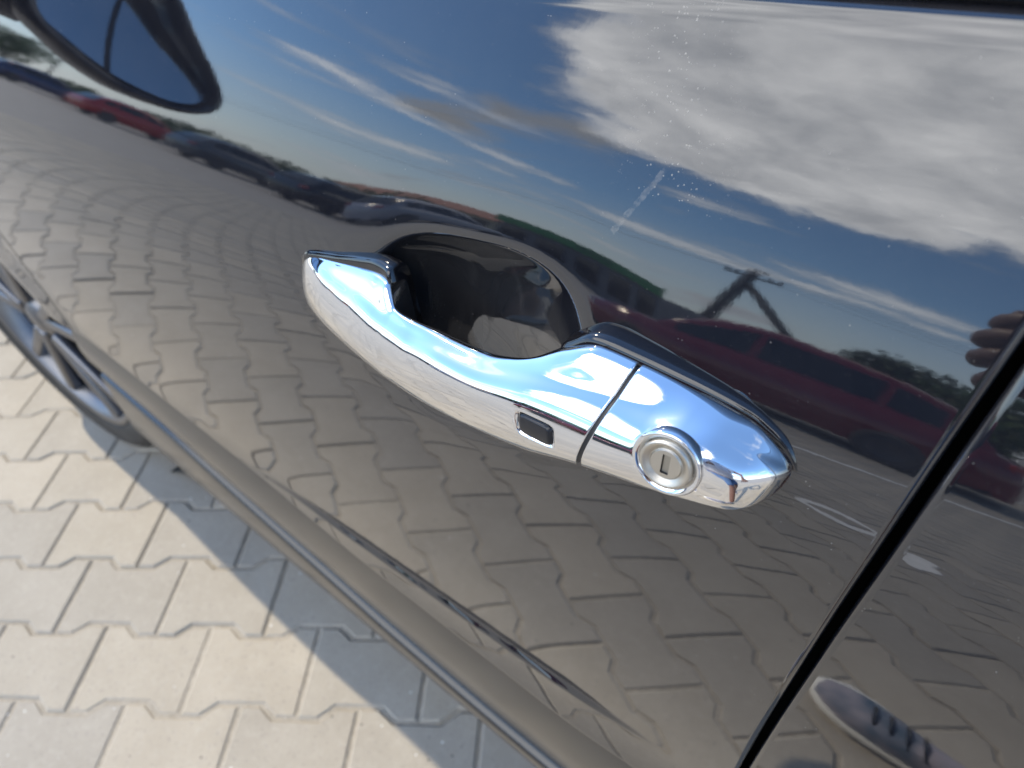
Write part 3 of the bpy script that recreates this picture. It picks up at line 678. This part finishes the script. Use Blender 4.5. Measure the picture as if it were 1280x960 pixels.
# black gaskets between the handle feet and the door
def gasket(name, xs, up, dn, fr):
    V = []; n = 40
    for x in xs:
        ty, tz = (float(v) for v in curve(TOP, np.clip(x, HX0, HX1))); by, bz = (float(v) for v in curve(BOT, np.clip(x, HX0, HX1)))
        u = up(x); hh = (tz + u - bz - dn) / 2 * math.sqrt(max(0.03, 1 - max(0, 1 - (-0.0545 - x) / 0.011) ** 2.4)); bz = (tz + u + bz + dn) / 2 - hh - dn; zc = bz + dn + hh; yb = float(body_y(x, zc, False)) + 0.012; yf = min(ty + fr(x), yb - 0.012)
        for k in range(n):
            a = 2 * math.pi * k / n; ca_, sa_ = math.cos(a), math.sin(a); kk = (abs(ca_) ** 5 + abs(sa_) ** 5) ** (-1 / 5)
            V.append((x, (yf + yb) / 2 - (yb - yf) / 2 * ca_ * kk, zc + hh * sa_ * kk))
    F = grid_faces(len(xs), n, True, True); F += [tuple(range(n)), tuple(reversed(range((len(xs) - 1) * n, len(xs) * n)))]
    return raw(name, V, F, handle, M['gloss_black'])
gasket('gasket', np.linspace(-0.352, -0.268, 30), lambda x: 0.0015 + 0.0045 * float(sstep(-0.352, -0.275, x)), 0.006, lambda x: 0.0012)
def rear_up(x): return 0.0036 * float(sstep(-0.162, -0.135, x)) * (1 - 0.1 * float(sstep(-0.08, -0.055, x)))
gx = np.concatenate([np.linspace(-0.158, -0.066, 40), -0.0545 - 0.011 * (1 - np.linspace(0, 1, 14)) ** 1.6])
gasket('gasket', gx, rear_up, 0.004, lambda x: 0.0012)

# ------------------------------------------------------------------ wing mirror
wm = empty('wing_mirror', (-0.98, 0.1, 1.1)); wm.parent = car; wm.matrix_parent_inverse = Matrix.Translation(-Vector(car.location))
MX = -0.95
def mirror_outline(n, grow=0.0):
    """outer housing rim, (y, z), from the body side outwards"""
    P = [(0.186, 1.047), (0.129, 1.021), (0.088, 1.009), (0.045, 1.004), (-0.021, 1.013), (-0.058, 1.037), (-0.061, 1.071), (-0.026, 1.113), (0.030, 1.155), (0.085, 1.188), (0.150, 1.195), (0.195, 1.160), (0.205, 1.10)]
    P = np.array(P); k = len(P); t = np.arange(n) * k / n; i = t.astype(int); f_ = (t - i)[:, None]
    p0, p1, p2, p3 = P[(i - 1) % k], P[i % k], P[(i + 1) % k], P[(i + 2) % k]
    Q = 0.5 * (2*p1 + (p2-p0)*f_ + (2*p0-5*p1+4*p2-p3)*f_**2 + (-p0+3*p1-3*p2+p3)*f_**3)
    c = np.array([0.075, 1.095]); v = Q - c; l = np.linalg.norm(v, axis=1, keepdims=True)
    return c + v * (l + grow) / l
n = 96; V = []
for dx, g in ((-0.045, -0.0225), (-0.012, -0.021), (0.004, -0.019), (0.012, -0.014), (0.016, -0.008), (0.012, -0.003), (0.0, 0.0), (-0.03, 0.002), (-0.07, -0.006), (-0.105, -0.030), (-0.125, -0.065), (-0.13, -0.10)):
    V += [(MX + dx, y, z) for y, z in mirror_outline(n, g)]
F = grid_faces(12, n, True); F.append(tuple(range(11 * n, 12 * n)))
raw('mirror_housing', V, F, wm, M['gloss_black'])
o_ = mirror_outline(n, -0.0205)
split = lambda z: 0.098 + 0.32 * (z - 1.1)
tilt = lambda z: MX - 0.014 - 0.28 * (z - 1.09)
for side in (0, 1):      # outer main pane and inner strip, divided by a dark line
    ring = []
    for y, z in o_:
        s_ = split(z)
        ring.append((tilt(z), min(y, s_ - 0.004) if side == 0 else max(y, s_ + 0.004), z))
    raw('mirror_glass', ring, [tuple(range(n))], wm, M['mirror'], False)
raw('mirror_backing', [(tilt(z) - 0.002, y, z) for y, z in mirror_outline(n, -0.020)], [tuple(range(n))], wm, M['rubber'], False)
bm = bmesh.new(); tube(bm, [(-1.02, 0.16, 1.06), (-1.03, 0.22, 1.045), (-1.03, 0.31, 1.05)], [0.03, 0.028, 0.03], 14); bm_obj('mirror_arm', bm, wm, M['gloss_black'], True)

# ------------------------------------------------------------------ what the paint and the chrome reflect: the car park
# painted bay lines and a worn figure on the paving
M['white_line'] = noisy('white_road_paint', (0.62, 0.61, 0.58), (0.78, 0.77, 0.74), 9, 0.7)
def line(a, b, w, name='bay_line'):
    a, b = Vector(a), Vector(b); d = (b - a).normalized(); nrm = Vector((-d.y, d.x)) * w / 2
    raw(name, [(*(a - nrm), 0.005), (*(b - nrm), 0.005), (*(b + nrm), 0.005), (*(a + nrm), 0.005)], [(0, 1, 2, 3)], pavement, M['white_line'], False)
line((-1.15, -3.72), (2.6, -8.85), 0.11); line((-2.2, -6.45), (0.4, -10.0), 0.12)
V = []; n = 40
for k in range(n):
    a = 2 * math.pi * k / n; ca_, sa_ = math.cos(a), math.sin(a)
    for rr in (1.0, 0.60 + 0.12 * math.sin(2 * a)): p = Vector((-0.285, -1.41, 0.0045)) + PU * (0.115 * ca_ * rr) + PV * (0.105 * sa_ * rr + 0.012 * math.sin(3 * a)); V.append(p)
raw('painted_figure', V, grid_faces(n, 2) + [(2 * n - 2, 2 * n - 1, 1, 0)], pavement, M['white_line'], False)
raw('painted_figure', [(-0.075 + 0.045 * math.cos(a) * (1 + 0.3 * math.sin(5 * a)), -1.26 + 0.105 * math.sin(a), 0.0045) for a in np.linspace(0, 2 * math.pi, 24, endpoint=False)], [tuple(range(24))], pavement, M['white_line'], False)

def car_paint(name, c): return mat(name, c, 0.06, 0.0, 1.6)
M['lamp_glass'] = mat('lamp_glass', (0.7, 0.7, 0.7), 0.05, 0.3)
M['red_lens'] = mat('red_lens', (0.35, 0.01, 0.01), 0.1)
M['rim_dark'] = mat('dark_rim', (0.06, 0.06, 0.065), 0.4, 0.6)
def parked_car(label, loc, rot, paint, L=4.3, H=1.48, group='cars parked across the car park'):
    root = empty('parked_car', loc, label=label, cat='car', group=group); root.rotation_euler.z = rot; root.scale = (1, 1, 1)
    w = 0.89; k = H / 1.48
    X = np.array([0, .02, .06, .12, .20, .27, .32, .40, .50, .62, .75, .86, .94, .98, 1.0]) * L - L / 2
    hood = np.array([.50, .62, .72, .80, .88, .93, .94, .95, .96, .97, .98, .97, .93, .85, .60]) * k
    hw = np.array([.62, .74, .83, .87, .885, .89, .89, .89, .89, .89, .89, .885, .86, .80, .68])
    roof = np.array([0, 0, 0, 0, 0, .93, 1.12, 1.38, 1.48, 1.47, 1.42, 1.30, .95, 0, 0]) * k
    V = []; 
    def at_(o): o.matrix_parent_inverse = Matrix(); return o
    rows = []
    for x, h, ww in zip(X, hood, hw):
        sec = [(ww * .90, .22), (ww * .98, .34), (ww, .52), (ww * .99, .70 * k if h > .7 * k else h * .96), (ww * .93, h * .975), (ww * .80, h), (0, h * 1.015)]
        rows.append([(x, -a, z) for a, z in sec] + [(x, a, z) for a, z in sec[-2::-1]])
    nc = len(rows[0]); V = [p for r in rows for p in r]; F = grid_faces(len(rows), nc, flip=False); F += [tuple(range(nc)), tuple(reversed(range(len(V) - nc, len(V))))]
    bm = bmesh.new(); vs = [bm.verts.new(v) for v in V]
    for f_ in F: bm.faces.new([vs[i] for i in f_])
    at_(bm_obj('body', bm, root, paint, True))
    ci = range(5, 13); V = []
    for i in ci:
        t = 0.70 - 0.06 * (abs(i - 8) / 4); h0 = hood[i] * .97; h1 = max(roof[i], h0 + .01)
        sec = [(hw[i] * .93, h0), (hw[i] * (.93 - .17 * (h1 - h0) / .5), h0 + (h1 - h0) * .86), (hw[i] * (.93 - .25 * (h1 - h0) / .5), h1), (0, h1 + .025)]
        V += [(X[i], -a, z) for a, z in sec] + [(X[i], a, z) for a, z in sec[-2::-1]]
    at_(raw('roof', V, grid_faces(len(ci), 7), root, paint))
    def pane(i0, i1, lo, hi, sgn):
        P = []
        for i, fr in ((i0, lo), (i1, lo), (i1, hi), (i0, hi)):
            a = V[(i - 5) * 7]; b = V[(i - 5) * 7 + 1]; p = Vector(a).lerp(Vector(b), fr); P.append((p.x + (0.04 if i == i0 else -0.04), sgn * (abs(p.y) + 0.008), p.z))
        at_(raw('window', P, [(0, 1, 2, 3) if sgn < 0 else (3, 2, 1, 0)], root, M['glass'], False))
    for sgn in (-1, 1):
        pane(6, 8, .12, .92, sgn); pane(8, 10, .12, .92, sgn); pane(10, 11, .12, .9, sgn)
    for i0, i1, nm in ((5, 7, 'windscreen'), (11, 12, 'rear_window')):
        P = []
        for i in (i0, i1):
            for j in (1, 2, 3, 4, 5): p = V[(i - 5) * 7 + j]; P.append((p[0] + (-0.01 if i0 == 5 else 0.012), p[1] * .96, p[2] + 0.008))
        at_(raw(nm, P, grid_faces(2, 5), root, M['glass'], False))
    for x in (X[0] + .19 * L, X[0] + .80 * L):
        for sgn in (-1, 1):
            wh = empty('wheel', (x, sgn * .80, .31)); wh.parent = root
            bm = bmesh.new(); lathe(bm, [(.19, .09), (.21, .105), (.29, .10), (.31, .07), (.31, -.08), (.29, -.1)], (0, 0, 0), (0, sgn, 0), 28); o = bm_obj('tyre', bm, wh, M['tyre'], True); o.matrix_parent_inverse = Matrix()
            bm = bmesh.new(); lathe(bm, [(.0, .085), (.05, .09), (.17, .085), (.20, .10), (.20, .04)], (0, 0, 0), (0, sgn, 0), 28); o = bm_obj('rim', bm, wh, M['rim_dark'], True); o.matrix_parent_inverse = Matrix()
    for sgn in (-1, 1):
        bm = bmesh.new(); box(bm, (X[2] - .05, sgn * .66, .66 * k), (.20, .26, .11), Euler((0, R(-25), sgn * R(-28))), .02); at_(bm_obj('headlight', bm, root, M['lamp_glass']))
        bm = bmesh.new(); box(bm, (X[-2] - .03, sgn * .68, .78 * k), (.12, .20, .14), Euler((0, R(8), sgn * R(25))), .02); at_(bm_obj('tail_light', bm, root, M['red_lens']))
    bm = bmesh.new(); box(bm, (X[0] + .02, 0, .50 * k), (.06, .8, .14), None, .02); at_(bm_obj('grille', bm, root, M['rubber']))
    bm = bmesh.new(); box(bm, (0, 0, .30), (L * .93, 1.60, .18), None, .03); at_(bm_obj('underbody', bm, root, M['dark']))
    return root
parked_car('dark red car parked side on, reflected in the black door', (-2.25, -7.0, 0), 0, car_paint('dark_red_paint', (0.14, 0.005, 0.013)), 4.5, 1.47)
parked_car('black car parked next to the pale grey one, on its front side', (-15.6, -12.6, 0), R(90), car_paint('black_car_paint', (0.010, 0.010, 0.012)))
parked_car('pale grey car parked between the black car and the dark red car', (-12.9, -13.0, 0), R(90), car_paint('pale_grey_car_paint', (0.30, 0.30, 0.34)))
parked_car('dark grey car parked in the middle of the row', (-20.5, -12.4, 0), R(90), car_paint('dark_grey_paint', (0.07, 0.075, 0.085)))
parked_car('bright red hatchback parked near the far end of the row', (-27.0, -12.0, 0), R(90), car_paint('bright_red_paint', (0.40, 0.02, 0.015)), 4.0)
parked_car('dark blue car parked at the far end of the row', (-34.0, -11.4, 0), R(90), car_paint('dark_blue_paint', (0.015, 0.03, 0.09)))

# shops behind the cars
M['grey_wall'] = noisy('grey_wall', (0.11, 0.115, 0.125), (0.16, 0.165, 0.18), 2, 0.8)
M['green_board'] = mat('green_board', (0.012, 0.20, 0.04), 0.4)
M['letter'] = mat('dark_letter', (0.01, 0.02, 0.02), 0.5)
M['brown_roof'] = noisy('brown_roof', (0.36, 0.16, 0.10), (0.46, 0.22, 0.15), 4, 0.8)
M['cream_wall'] = noisy('cream_wall', (0.42, 0.37, 0.26), (0.5, 0.45, 0.34), 2, 0.8)
def shop(name, label, x0, x1, y, h, wall, fascia, fh, text=None, pitched=False):
    b = empty(name, ((x0 + x1) / 2, y, 0), label=label, cat='building'); d = 5.0; cx = (x0 + x1) / 2
    def part(nm, bm, m): o = bm_obj(nm, bm, b, m); return o
    bm = bmesh.new(); box(bm, (cx, y - d / 2, h / 2), (x1 - x0, d, h)); part('wall', bm, wall)
    bm = bmesh.new()
    if pitched:
        vs = [bm.verts.new(p) for p in ((x0 - .3, y + .4, h), (x1 + .3, y + .4, h), (x1 + .3, y - d / 2, h + 1.1), (x0 - .3, y - d / 2, h + 1.1), (x0 - .3, y - d - .4, h), (x1 + .3, y - d - .4, h))]
        for q in ((0, 1, 2, 3), (3, 2, 5, 4), (0, 3, 4), (1, 5, 2), (0, 4, 5, 1)): bm.faces.new([vs[i] for i in q])
    else: box(bm, (cx, y + .12, h + fh / 2 - .05), (x1 - x0 + .2, .3, fh))
    part('roof' if pitched else 'fascia', bm, fascia)
    k = max(2, int((x1 - x0) / 1.6))
    for i in range(k):
        xa = x0 + (i + .5) * (x1 - x0) / k
        bm = bmesh.new(); box(bm, (xa, y + .03, h * .52), (1.15, .08, h * .62)); part('window', bm, M['glass'])
    if text and True:
        cu = bpy.data.curves.new('sign_lettering', 'FONT'); cu.body = text; cu.size = fh * .75; cu.extrude = .02; cu.align_x = 'CENTER'; cu.align_y = 'CENTER'; cu.space_character = 1.3
        o = bpy.data.objects.new('sign_lettering', cu); COL.objects.link(o)
        me = bpy.data.meshes.new_from_object(o.evaluated_get(bpy.context.evaluated_depsgraph_get())); bpy.data.objects.remove(o)
        me.materials.clear(); me.transform(Matrix.Translation(Vector((cx + 0.4, y + .28, h + fh / 2 - .05))) @ Euler((R(90), 0, R(180))).to_matrix().to_4x4())
        link('sign_lettering', me, b, M['letter'], False)
    return b
shop('shop', 'low grey shop under a bright green lettered fascia', -21.6, -13.2, -26.0, 2.45, M['grey_wall'], M['green_board'], 0.7, 'GDAH')
shop('house', 'cream house with a reddish brown roof beside the green shop', -40.0, -26.0, -31.0, 2.3, M['cream_wall'], M['brown_roof'], 0, None, True)

# power line
M['pole'] = noisy('pole_concrete', (0.028, 0.028, 0.028), (0.05, 0.05, 0.048), 6, 0.9)
LEAN = 1.5
def pole(loc, h, label, brace=True, arm_dir=(1, 0.2, 0)):
    p = empty('utility_pole', loc, label=label, cat='utility pole'); b = Vector(loc)
    bm = bmesh.new(); tube(bm, [b, b + Vector((LEAN, 0, h))], [.46, .36] if brace else [.22, .16], 12); bm_obj('pole', bm, p, M['pole'], True)
    if brace:
        bm = bmesh.new(); tube(bm, [b + Vector((7.9, .6, 0)), b + Vector((LEAN - .15, .0, h * .86))], [.38, .30], 12); bm_obj('brace', bm, p, M['pole'], True)
    d = Vector(arm_dir).normalized(); t = b + Vector((LEAN, 0, h * .93))
    bm = bmesh.new(); tube(bm, [t - d * 1.75, t + d * 1.75], .09, 8); bm_obj('crossarm', bm, p, M['pole'], True)
    pts = []
    for q in (t - d * 1.65, t - d * 1.05, t + d * 1.05, t + d * 1.65, b + Vector((LEAN, 0, h - .05)), b + Vector((LEAN, 0, h - .05)) + d * .55):
        bm = bmesh.new(); lathe(bm, [(.02, 0), (.16, .06), (.10, .12), (.17, .18), (.10, .24), (.12, .32), (.0, .36)], q + Vector((0, 0, .05)), (0, 0, 1), 10); bm_obj('insulator', bm, p, M['rubber'], True); pts.append(q + Vector((0, 0, .36)))
    return pts
pA = pole((-16.6, -38, 0), 9.0, 'concrete utility pole with slanting brace, reflected above the red car')
pB = pole((-96, -33, 0), 12.0, 'plain utility pole far along the power line', False)
for i, k in enumerate((0, 3, 4)):
    a, b = pA[k], pB[k]; bm = bmesh.new()
    tube(bm, [a.lerp(b, t) - Vector((0, 0, 1.2 * 4 * t * (1 - t))) for t in np.linspace(0, 1, 14)], .02, 5)
    a2 = a + (a - b) * 0.8; tube(bm, [a.lerp(a2, t) - Vector((0, 0, 1.2 * 4 * t * (1 - t))) for t in np.linspace(0, 1, 14)], .02, 5)
    tag(bm_obj('power_wire', bm), ('near-side thin wire on the end of the crossarm', 'far-side thin wire on the other end of the crossarm', 'topmost thin wire running from the pole head')[i], 'wire', 'wires of the power line')

# trees and the long hedge
def leaf_material(name, c0, c1):
    m = noisy(name, c0, c1, 1.3, 0.6); return m
M['leaf'] = leaf_material('leaf_green', (0.035, 0.075, 0.018), (0.085, 0.14, 0.035))
M['leaf_dark'] = leaf_material('leaf_dark', (0.018, 0.042, 0.014), (0.05, 0.085, 0.028))
M['bark'] = noisy('bark', (0.05, 0.04, 0.03), (0.10, 0.08, 0.06), 8, 0.9)
def leaves(name, blobs, count, size, parent, m):
    V = []; F = []
    wts = np.array([b[3] * b[4] * b[5] for b in blobs]) ** 0.67; wts /= wts.sum()
    which = rng.choice(len(blobs), count, p=wts)
    for w_ in which:
        cx, cy, cz, rx, ry, rz = blobs[w_]
        d = rng.normal(size=3); d /= np.linalg.norm(d); rad = rng.uniform(0.55, 1.08)
        c = np.array([cx + d[0] * rx * rad, cy + d[1] * ry * rad, cz + d[2] * rz * rad])
        a = rng.normal(size=3); a /= np.linalg.norm(a); b_ = np.cross(a, rng.normal(size=3)); b_ /= np.linalg.norm(b_); s_ = size * rng.uniform(.6, 1.4); k = len(V)
        V += [c - a * s_, c + b_ * s_ * .55, c + a * s_, c - b_ * s_ * .55]; F.append((k, k + 1, k + 2, k + 3))
    return raw(name, V, F, parent, m, False)
def tree(loc, h, rad, label, m, nb=14, count=4200, size=.13):
    t = empty('tree', loc, label=label, cat='tree', group='trees round the car park'); b = Vector(loc)
    bm = bmesh.new(); tube(bm, [b, b + Vector((.1, .05, h * .3)), b + Vector((.0, .1, h * .62))], [h * .035, h * .026, h * .012], 9)
    for k in range(5):
        a = k * 1.3; q = b + Vector((0, .05, h * (.28 + .06 * k))); tube(bm, [q, q + Vector((math.cos(a) * rad * .45, math.sin(a) * rad * .45, h * .16)), q + Vector((math.cos(a) * rad * .75, math.sin(a) * rad * .75, h * .22))], [h * .012, h * .008, h * .004], 6)
    bm_obj('trunk', bm, t, M['bark'], True)
    blobs = []
    for k in range(nb):
        a = rng.uniform(0, 6.28); r_ = rad * rng.uniform(.1, .75); z_ = h * rng.uniform(.42, .86); s_ = rad * rng.uniform(.32, .55)
        blobs.append((b.x + math.cos(a) * r_, b.y + math.sin(a) * r_, z_, s_, s_, s_ * .8))
    leaves('crown', blobs, count, size, t, m)
tree((-3.4, -19, 0), 2.7, 2.2, 'bushy dark tree standing behind the red car', M['leaf_dark'])
tree((-0.6, -17.5, 0), 2.9, 2.2, 'low leafy tree behind the tail of the red car', M['leaf'])
tree((2.6, -13.5, 0), 2.9, 2.6, 'broad dark tree rightmost in the reflection', M['leaf_dark'])
tree((6.5, -13, 0), 3.6, 2.8, 'large green tree beyond the rear of the black car', M['leaf'])
tree((-58, -17, 0), 5.5, 3.0, 'leafy tree far off at the end of the hedge', M['leaf'])
hd = empty('hedge', (-30, -14, 0), label='long clipped green hedge beyond the parked cars', cat='hedge')
leaves('foliage', [(-17 - 2.2 * k + rng.normal(0, .3), -16.2 - .05 * k + rng.normal(0, .3), .75 + rng.normal(0, .1), 1.5, .9, 1.15) for k in range(16)], 12000, .13, hd, M['leaf'])
for k, (x, y, w_, h_, nm) in enumerate(((-55, -19, 9, 6, 'cream'), (-70, -24, 12, 5, 'grey'))):
    pass

# ------------------------------------------------------------------ the photographer
M['skin'] = mat('skin', (0.17, 0.09, 0.07), 0.5)  # kept dark: shade on the gripping fingers is put into the colour
M['shirt'] = noisy('white_shirt', (0.66, 0.66, 0.72), (0.74, 0.74, 0.80), 12, 0.9)
M['shorts'] = noisy('blue_shorts', (0.05, 0.11, 0.24), (0.09, 0.17, 0.33), 30, 0.9)
M['hair'] = noisy('brown_hair', (0.03, 0.02, 0.014), (0.07, 0.045, 0.03), 40, 0.7)
M['canvas'] = noisy('shoe_canvas', (0.36, 0.32, 0.35), (0.05, 0.09, 0.14), 14, 0.8, detail=2)
M['sole'] = noisy('shoe_sole', (0.74, 0.72, 0.66), (0.80, 0.78, 0.72), 30, 0.7)
def skin(name, nodes, edges, parent, m, root=0, levels=2):
    me = bpy.data.meshes.new(name); me.from_pydata([n_[0] for n_ in nodes], edges, [])
    o = bpy.data.objects.new(name, me); COL.objects.link(o)
    md = o.modifiers.new('skin', 'SKIN'); md.use_smooth_shade = True
    for v, n_ in zip(me.skin_vertices[0].data, nodes): v.radius = (n_[1], n_[2] if len(n_) > 2 else n_[1]); v.use_root = False
    me.skin_vertices[0].data[root].use_root = True
    ss = o.modifiers.new('sub', 'SUBSURF'); ss.levels = ss.render_levels = levels
    dg = bpy.context.evaluated_depsgraph_get(); m2 = bpy.data.meshes.new_from_object(o.evaluated_get(dg)); bpy.data.objects.remove(o); m2.name = name
    m2.materials.clear(); return link(name, m2, parent, m)
person = empty('person', (0.38, -0.60, 0), label='person in white shirt and blue shorts leaning over to photograph the door handle', cat='person')
pel, che, nek, hed = (0.42, -0.70, 0.92), (0.30, -0.60, 1.26), (0.20, -0.52, 1.42), (0.15, -0.46, 1.54)
shl, ell, wrl = (0.12, -0.56, 1.34), (0.02, -0.38, 1.12), (0.045, -0.12, 1.075)
shr, elr, wrr = (0.44, -0.52, 1.36), (0.52, -0.32, 1.18), (0.35, -0.16, 1.02)
hl, kl, al = (0.34, -0.68, 0.88), (0.30, -0.40, 0.50), (0.19, -0.17, 0.09)
hr, kr, ar = (0.52, -0.72, 0.88), (0.56, -0.62, 0.48), (0.56, -0.70, 0.08)
N_ = [(pel, .15, .12), (che, .15, .11), (nek, .06), (hed, .085, .10), ((0.145, -0.455, 1.62), .07), (shl, .06), (ell, .042), (wrl, .028), (shr, .06), (elr, .042), (wrr, .028),
      (hl, .085), (kl, .058), (al, .038), (hr, .085), (kr, .058), (ar, .038)]
E_ = [(0, 1), (1, 2), (2, 3), (3, 4), (1, 5), (5, 6), (6, 7), (1, 8), (8, 9), (9, 10), (0, 11), (11, 12), (12, 13), (0, 14), (14, 15), (15, 16)]
def hand(w_i, knuckles, tips, mids, thumb):
    pass
def add(node, parent_i): N_.append(node); E_.append((parent_i, len(N_) - 1)); return len(N_) - 1
palm = add(((0.012, -0.062, 1.072), .026, .020), 7)
for k in range(4):       # fingers reach round the phone towards the front of the car
    zz = 1.096 - 0.0175 * k; ln = (0.92, 1.0, 0.95, 0.78)[k]
    a = add(((0.006, -0.036, zz), .0115), palm); b = add(((0.006 - .034 * ln, -0.020, zz - .003), .0105), a); c_ = add(((0.006 - .048 * ln, -0.030, zz - .007), .0095), b); add(((0.006 - .054 * ln, -0.043, zz - .010), .008), c_)
t1 = add(((0.004, -0.085, 1.100), .011), palm); t2 = add(((-0.022, -0.090, 1.112), .0095), t1); add(((-0.046, -0.086, 1.116), .008), t2)
palm2 = add(((0.30, -0.12, 0.97), .026, .018), 10)
for k in range(4):
    dx = -.03 + .02 * k; a = add(((0.28 + dx * .6, -0.10 + .012 * k, 0.935), .0095), palm2); b = add(((0.265 + dx, -0.09 + .012 * k, 0.905), .0085), a); add(((0.262 + dx, -0.098 + .012 * k, 0.882), .0075), b)
add(((0.335, -0.095, 0.95), .009), palm2)
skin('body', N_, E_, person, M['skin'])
skin('shirt', [(tuple(Vector(pel).lerp(Vector(che), -.22)), .176, .146), (tuple(Vector(pel).lerp(Vector(che), .55)), .165, .13), (che, .175, .13), (tuple(Vector(che).lerp(Vector(nek), .6)), .09), (shl, .078), (tuple(Vector(shl).lerp(Vector(ell), .55)), .068), (shr, .078), (tuple(Vector(shr).lerp(Vector(elr), .55)), .068)],
     [(0, 1), (1, 2), (2, 3), (2, 4), (4, 5), (2, 6), (6, 7)], person, M['shirt'])
skin('shorts', [(tuple(Vector(pel) + Vector((0, 0, .06))), .165, .135), (pel, .168, .14), (hl, .10), (tuple(Vector(hl).lerp(Vector(kl), .85)), .085), (hr, .10), (tuple(Vector(hr).lerp(Vector(kr), .85)), .085)],
     [(0, 1), (1, 2), (2, 3), (1, 4), (4, 5)], person, M['shorts'])
hc = Vector(hed) + Vector((0.005, -0.02, .03)); bm = bmesh.new()
bmesh.ops.create_icosphere(bm, subdivisions=4, radius=1.0)
for v in bm.verts:
    d = v.co.copy(); k = 1 + .05 * math.sin(d.x * 17) * math.sin(d.z * 13 + d.y * 11)
    v.co = hc + Vector((d.x * .088 * k, d.y * .098 * k, max(d.z, -.45 if d.y < .25 else .15) * .105 * k))
bm_obj('hair', bm, person, M['hair'], True)
fwd = (Vector((0.05, 0.25, -0.14))).normalized(); rt = fwd.cross(Vector((0, 0, 1))).normalized(); upv = rt.cross(fwd)
fc = Vector(hed) + upv * .02
for s_ in (-1, 1):
    bm = bmesh.new(); bmesh.ops.create_uvsphere(bm, u_segments=12, v_segments=8, radius=.012, matrix=Matrix.Translation(fc + fwd * .082 + rt * .033 * s_)); bm_obj('eye', bm, person, M['gloss_black'], True)
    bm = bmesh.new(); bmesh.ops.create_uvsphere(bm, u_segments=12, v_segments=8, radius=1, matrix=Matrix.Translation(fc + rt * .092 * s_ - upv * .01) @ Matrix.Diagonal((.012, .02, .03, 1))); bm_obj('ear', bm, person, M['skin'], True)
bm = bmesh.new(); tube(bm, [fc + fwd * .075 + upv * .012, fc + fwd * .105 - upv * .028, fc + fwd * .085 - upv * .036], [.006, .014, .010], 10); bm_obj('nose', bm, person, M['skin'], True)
M['lip'] = mat('lip', (0.30, 0.10, 0.09), .5)
bm = bmesh.new(); tube(bm, [fc + fwd * .078 - upv * .062 - rt * .024, fc + fwd * .088 - upv * .06, fc + fwd * .078 - upv * .062 + rt * .024], [.003, .006, .003], 8); bm_obj('mouth', bm, person, M['lip'], True)
def shoe(toe, heel):
    toe, heel = Vector(toe), Vector(heel); d = (toe - heel); L_ = d.length; d.normalize(); sd = Vector((-d.y, d.x, 0))
    T_ = np.array([0, .03, .10, .25, .42, .60, .75, .88, .96, 1.0]); Wd = np.array([.012, .026, .033, .033, .034, .044, .048, .042, .028, .008]); Hh = np.array([.05, .075, .085, .092, .088, .070, .056, .048, .040, .026])
    def lay(nm, zs, m, wk):
        V = []; n = 16
        for t, w_, h_ in zip(T_, Wd, Hh):
            for k in range(n):
                a = 2 * math.pi * k / n; z = zs(h_, math.sin(a)); V.append(heel + d * (t * L_) + sd * (w_ * wk * math.cos(a) * (abs(math.cos(a)) + .001) ** -.35) + Vector((0, 0, z)))
        F = grid_faces(len(T_), n, True) + [tuple(range(n)), tuple(reversed(range((len(T_) - 1) * n, len(T_) * n)))]
        bm = bmesh.new(); vs = [bm.verts.new(v) for v in V]
        for f_ in F: bm.faces.new([vs[i] for i in f_])
        return bm_obj(nm, bm, sh, m, True)
    sh = empty('shoe', heel); sh.parent = person; sh.matrix_parent_inverse = Matrix.Translation(-Vector(person.location))
    lay('sole', lambda h_, s: .019 + .019 * s, M['sole'], 1.16); lay('upper', lambda h_, s: .018 + (h_ - .018) * max(s, -.1), M['canvas'], 1.0)
    for k in range(4):
        t = .40 + .08 * k; p = heel + d * (t * L_); h_ = float(np.interp(t, T_, Hh))
        bm = bmesh.new(); tube(bm, [p - sd * .024 + Vector((0, 0, h_ * .86)), p + d * .012 + Vector((0, 0, h_ + .004)), p + sd * .024 + d * .02 + Vector((0, 0, h_ * .84))], .0035, 6); bm_obj('lace', bm, sh, M['gloss_black'], True)
shoe((-0.085, -0.225, 0.002), (0.195, -0.165, 0.002))
shoe((0.50, -0.47, 0.002), (0.58, -0.76, 0.002))
# the phone held against the lens point, behind the camera
ph = empty('smartphone', (0, 0, CAM_H - 0.06), label='dark smartphone gripped in the photographer hand', cat='phone')
cm = cam.matrix_world.to_3x3(); rx, uy, bz = cm.col[0], cm.col[1], cm.col[2]
def phone_box(nm, cx, cy, cz, sx, sy, sz, m, bev):
    bm = bmesh.new(); bmesh.ops.create_cube(bm, size=1, matrix=Matrix.Diagonal((sx, sy, sz, 1)))
    bmesh.ops.bevel(bm, geom=bm.edges[:], offset=bev, segments=2, affect='EDGES')
    for v in bm.verts: v.co = Vector((0, 0, CAM_H)) + rx * (v.co.x + cx) + uy * (v.co.y + cy) + bz * (v.co.z + cz)
    return bm_obj(nm, bm, ph, m)
phone_box('body', -0.045, -0.062, 0.016, .074, .156, .008, M['rubber'], .003)
phone_box('screen', -0.045, -0.062, 0.0208, .068, .148, .001, M['gloss_black'], .0004)
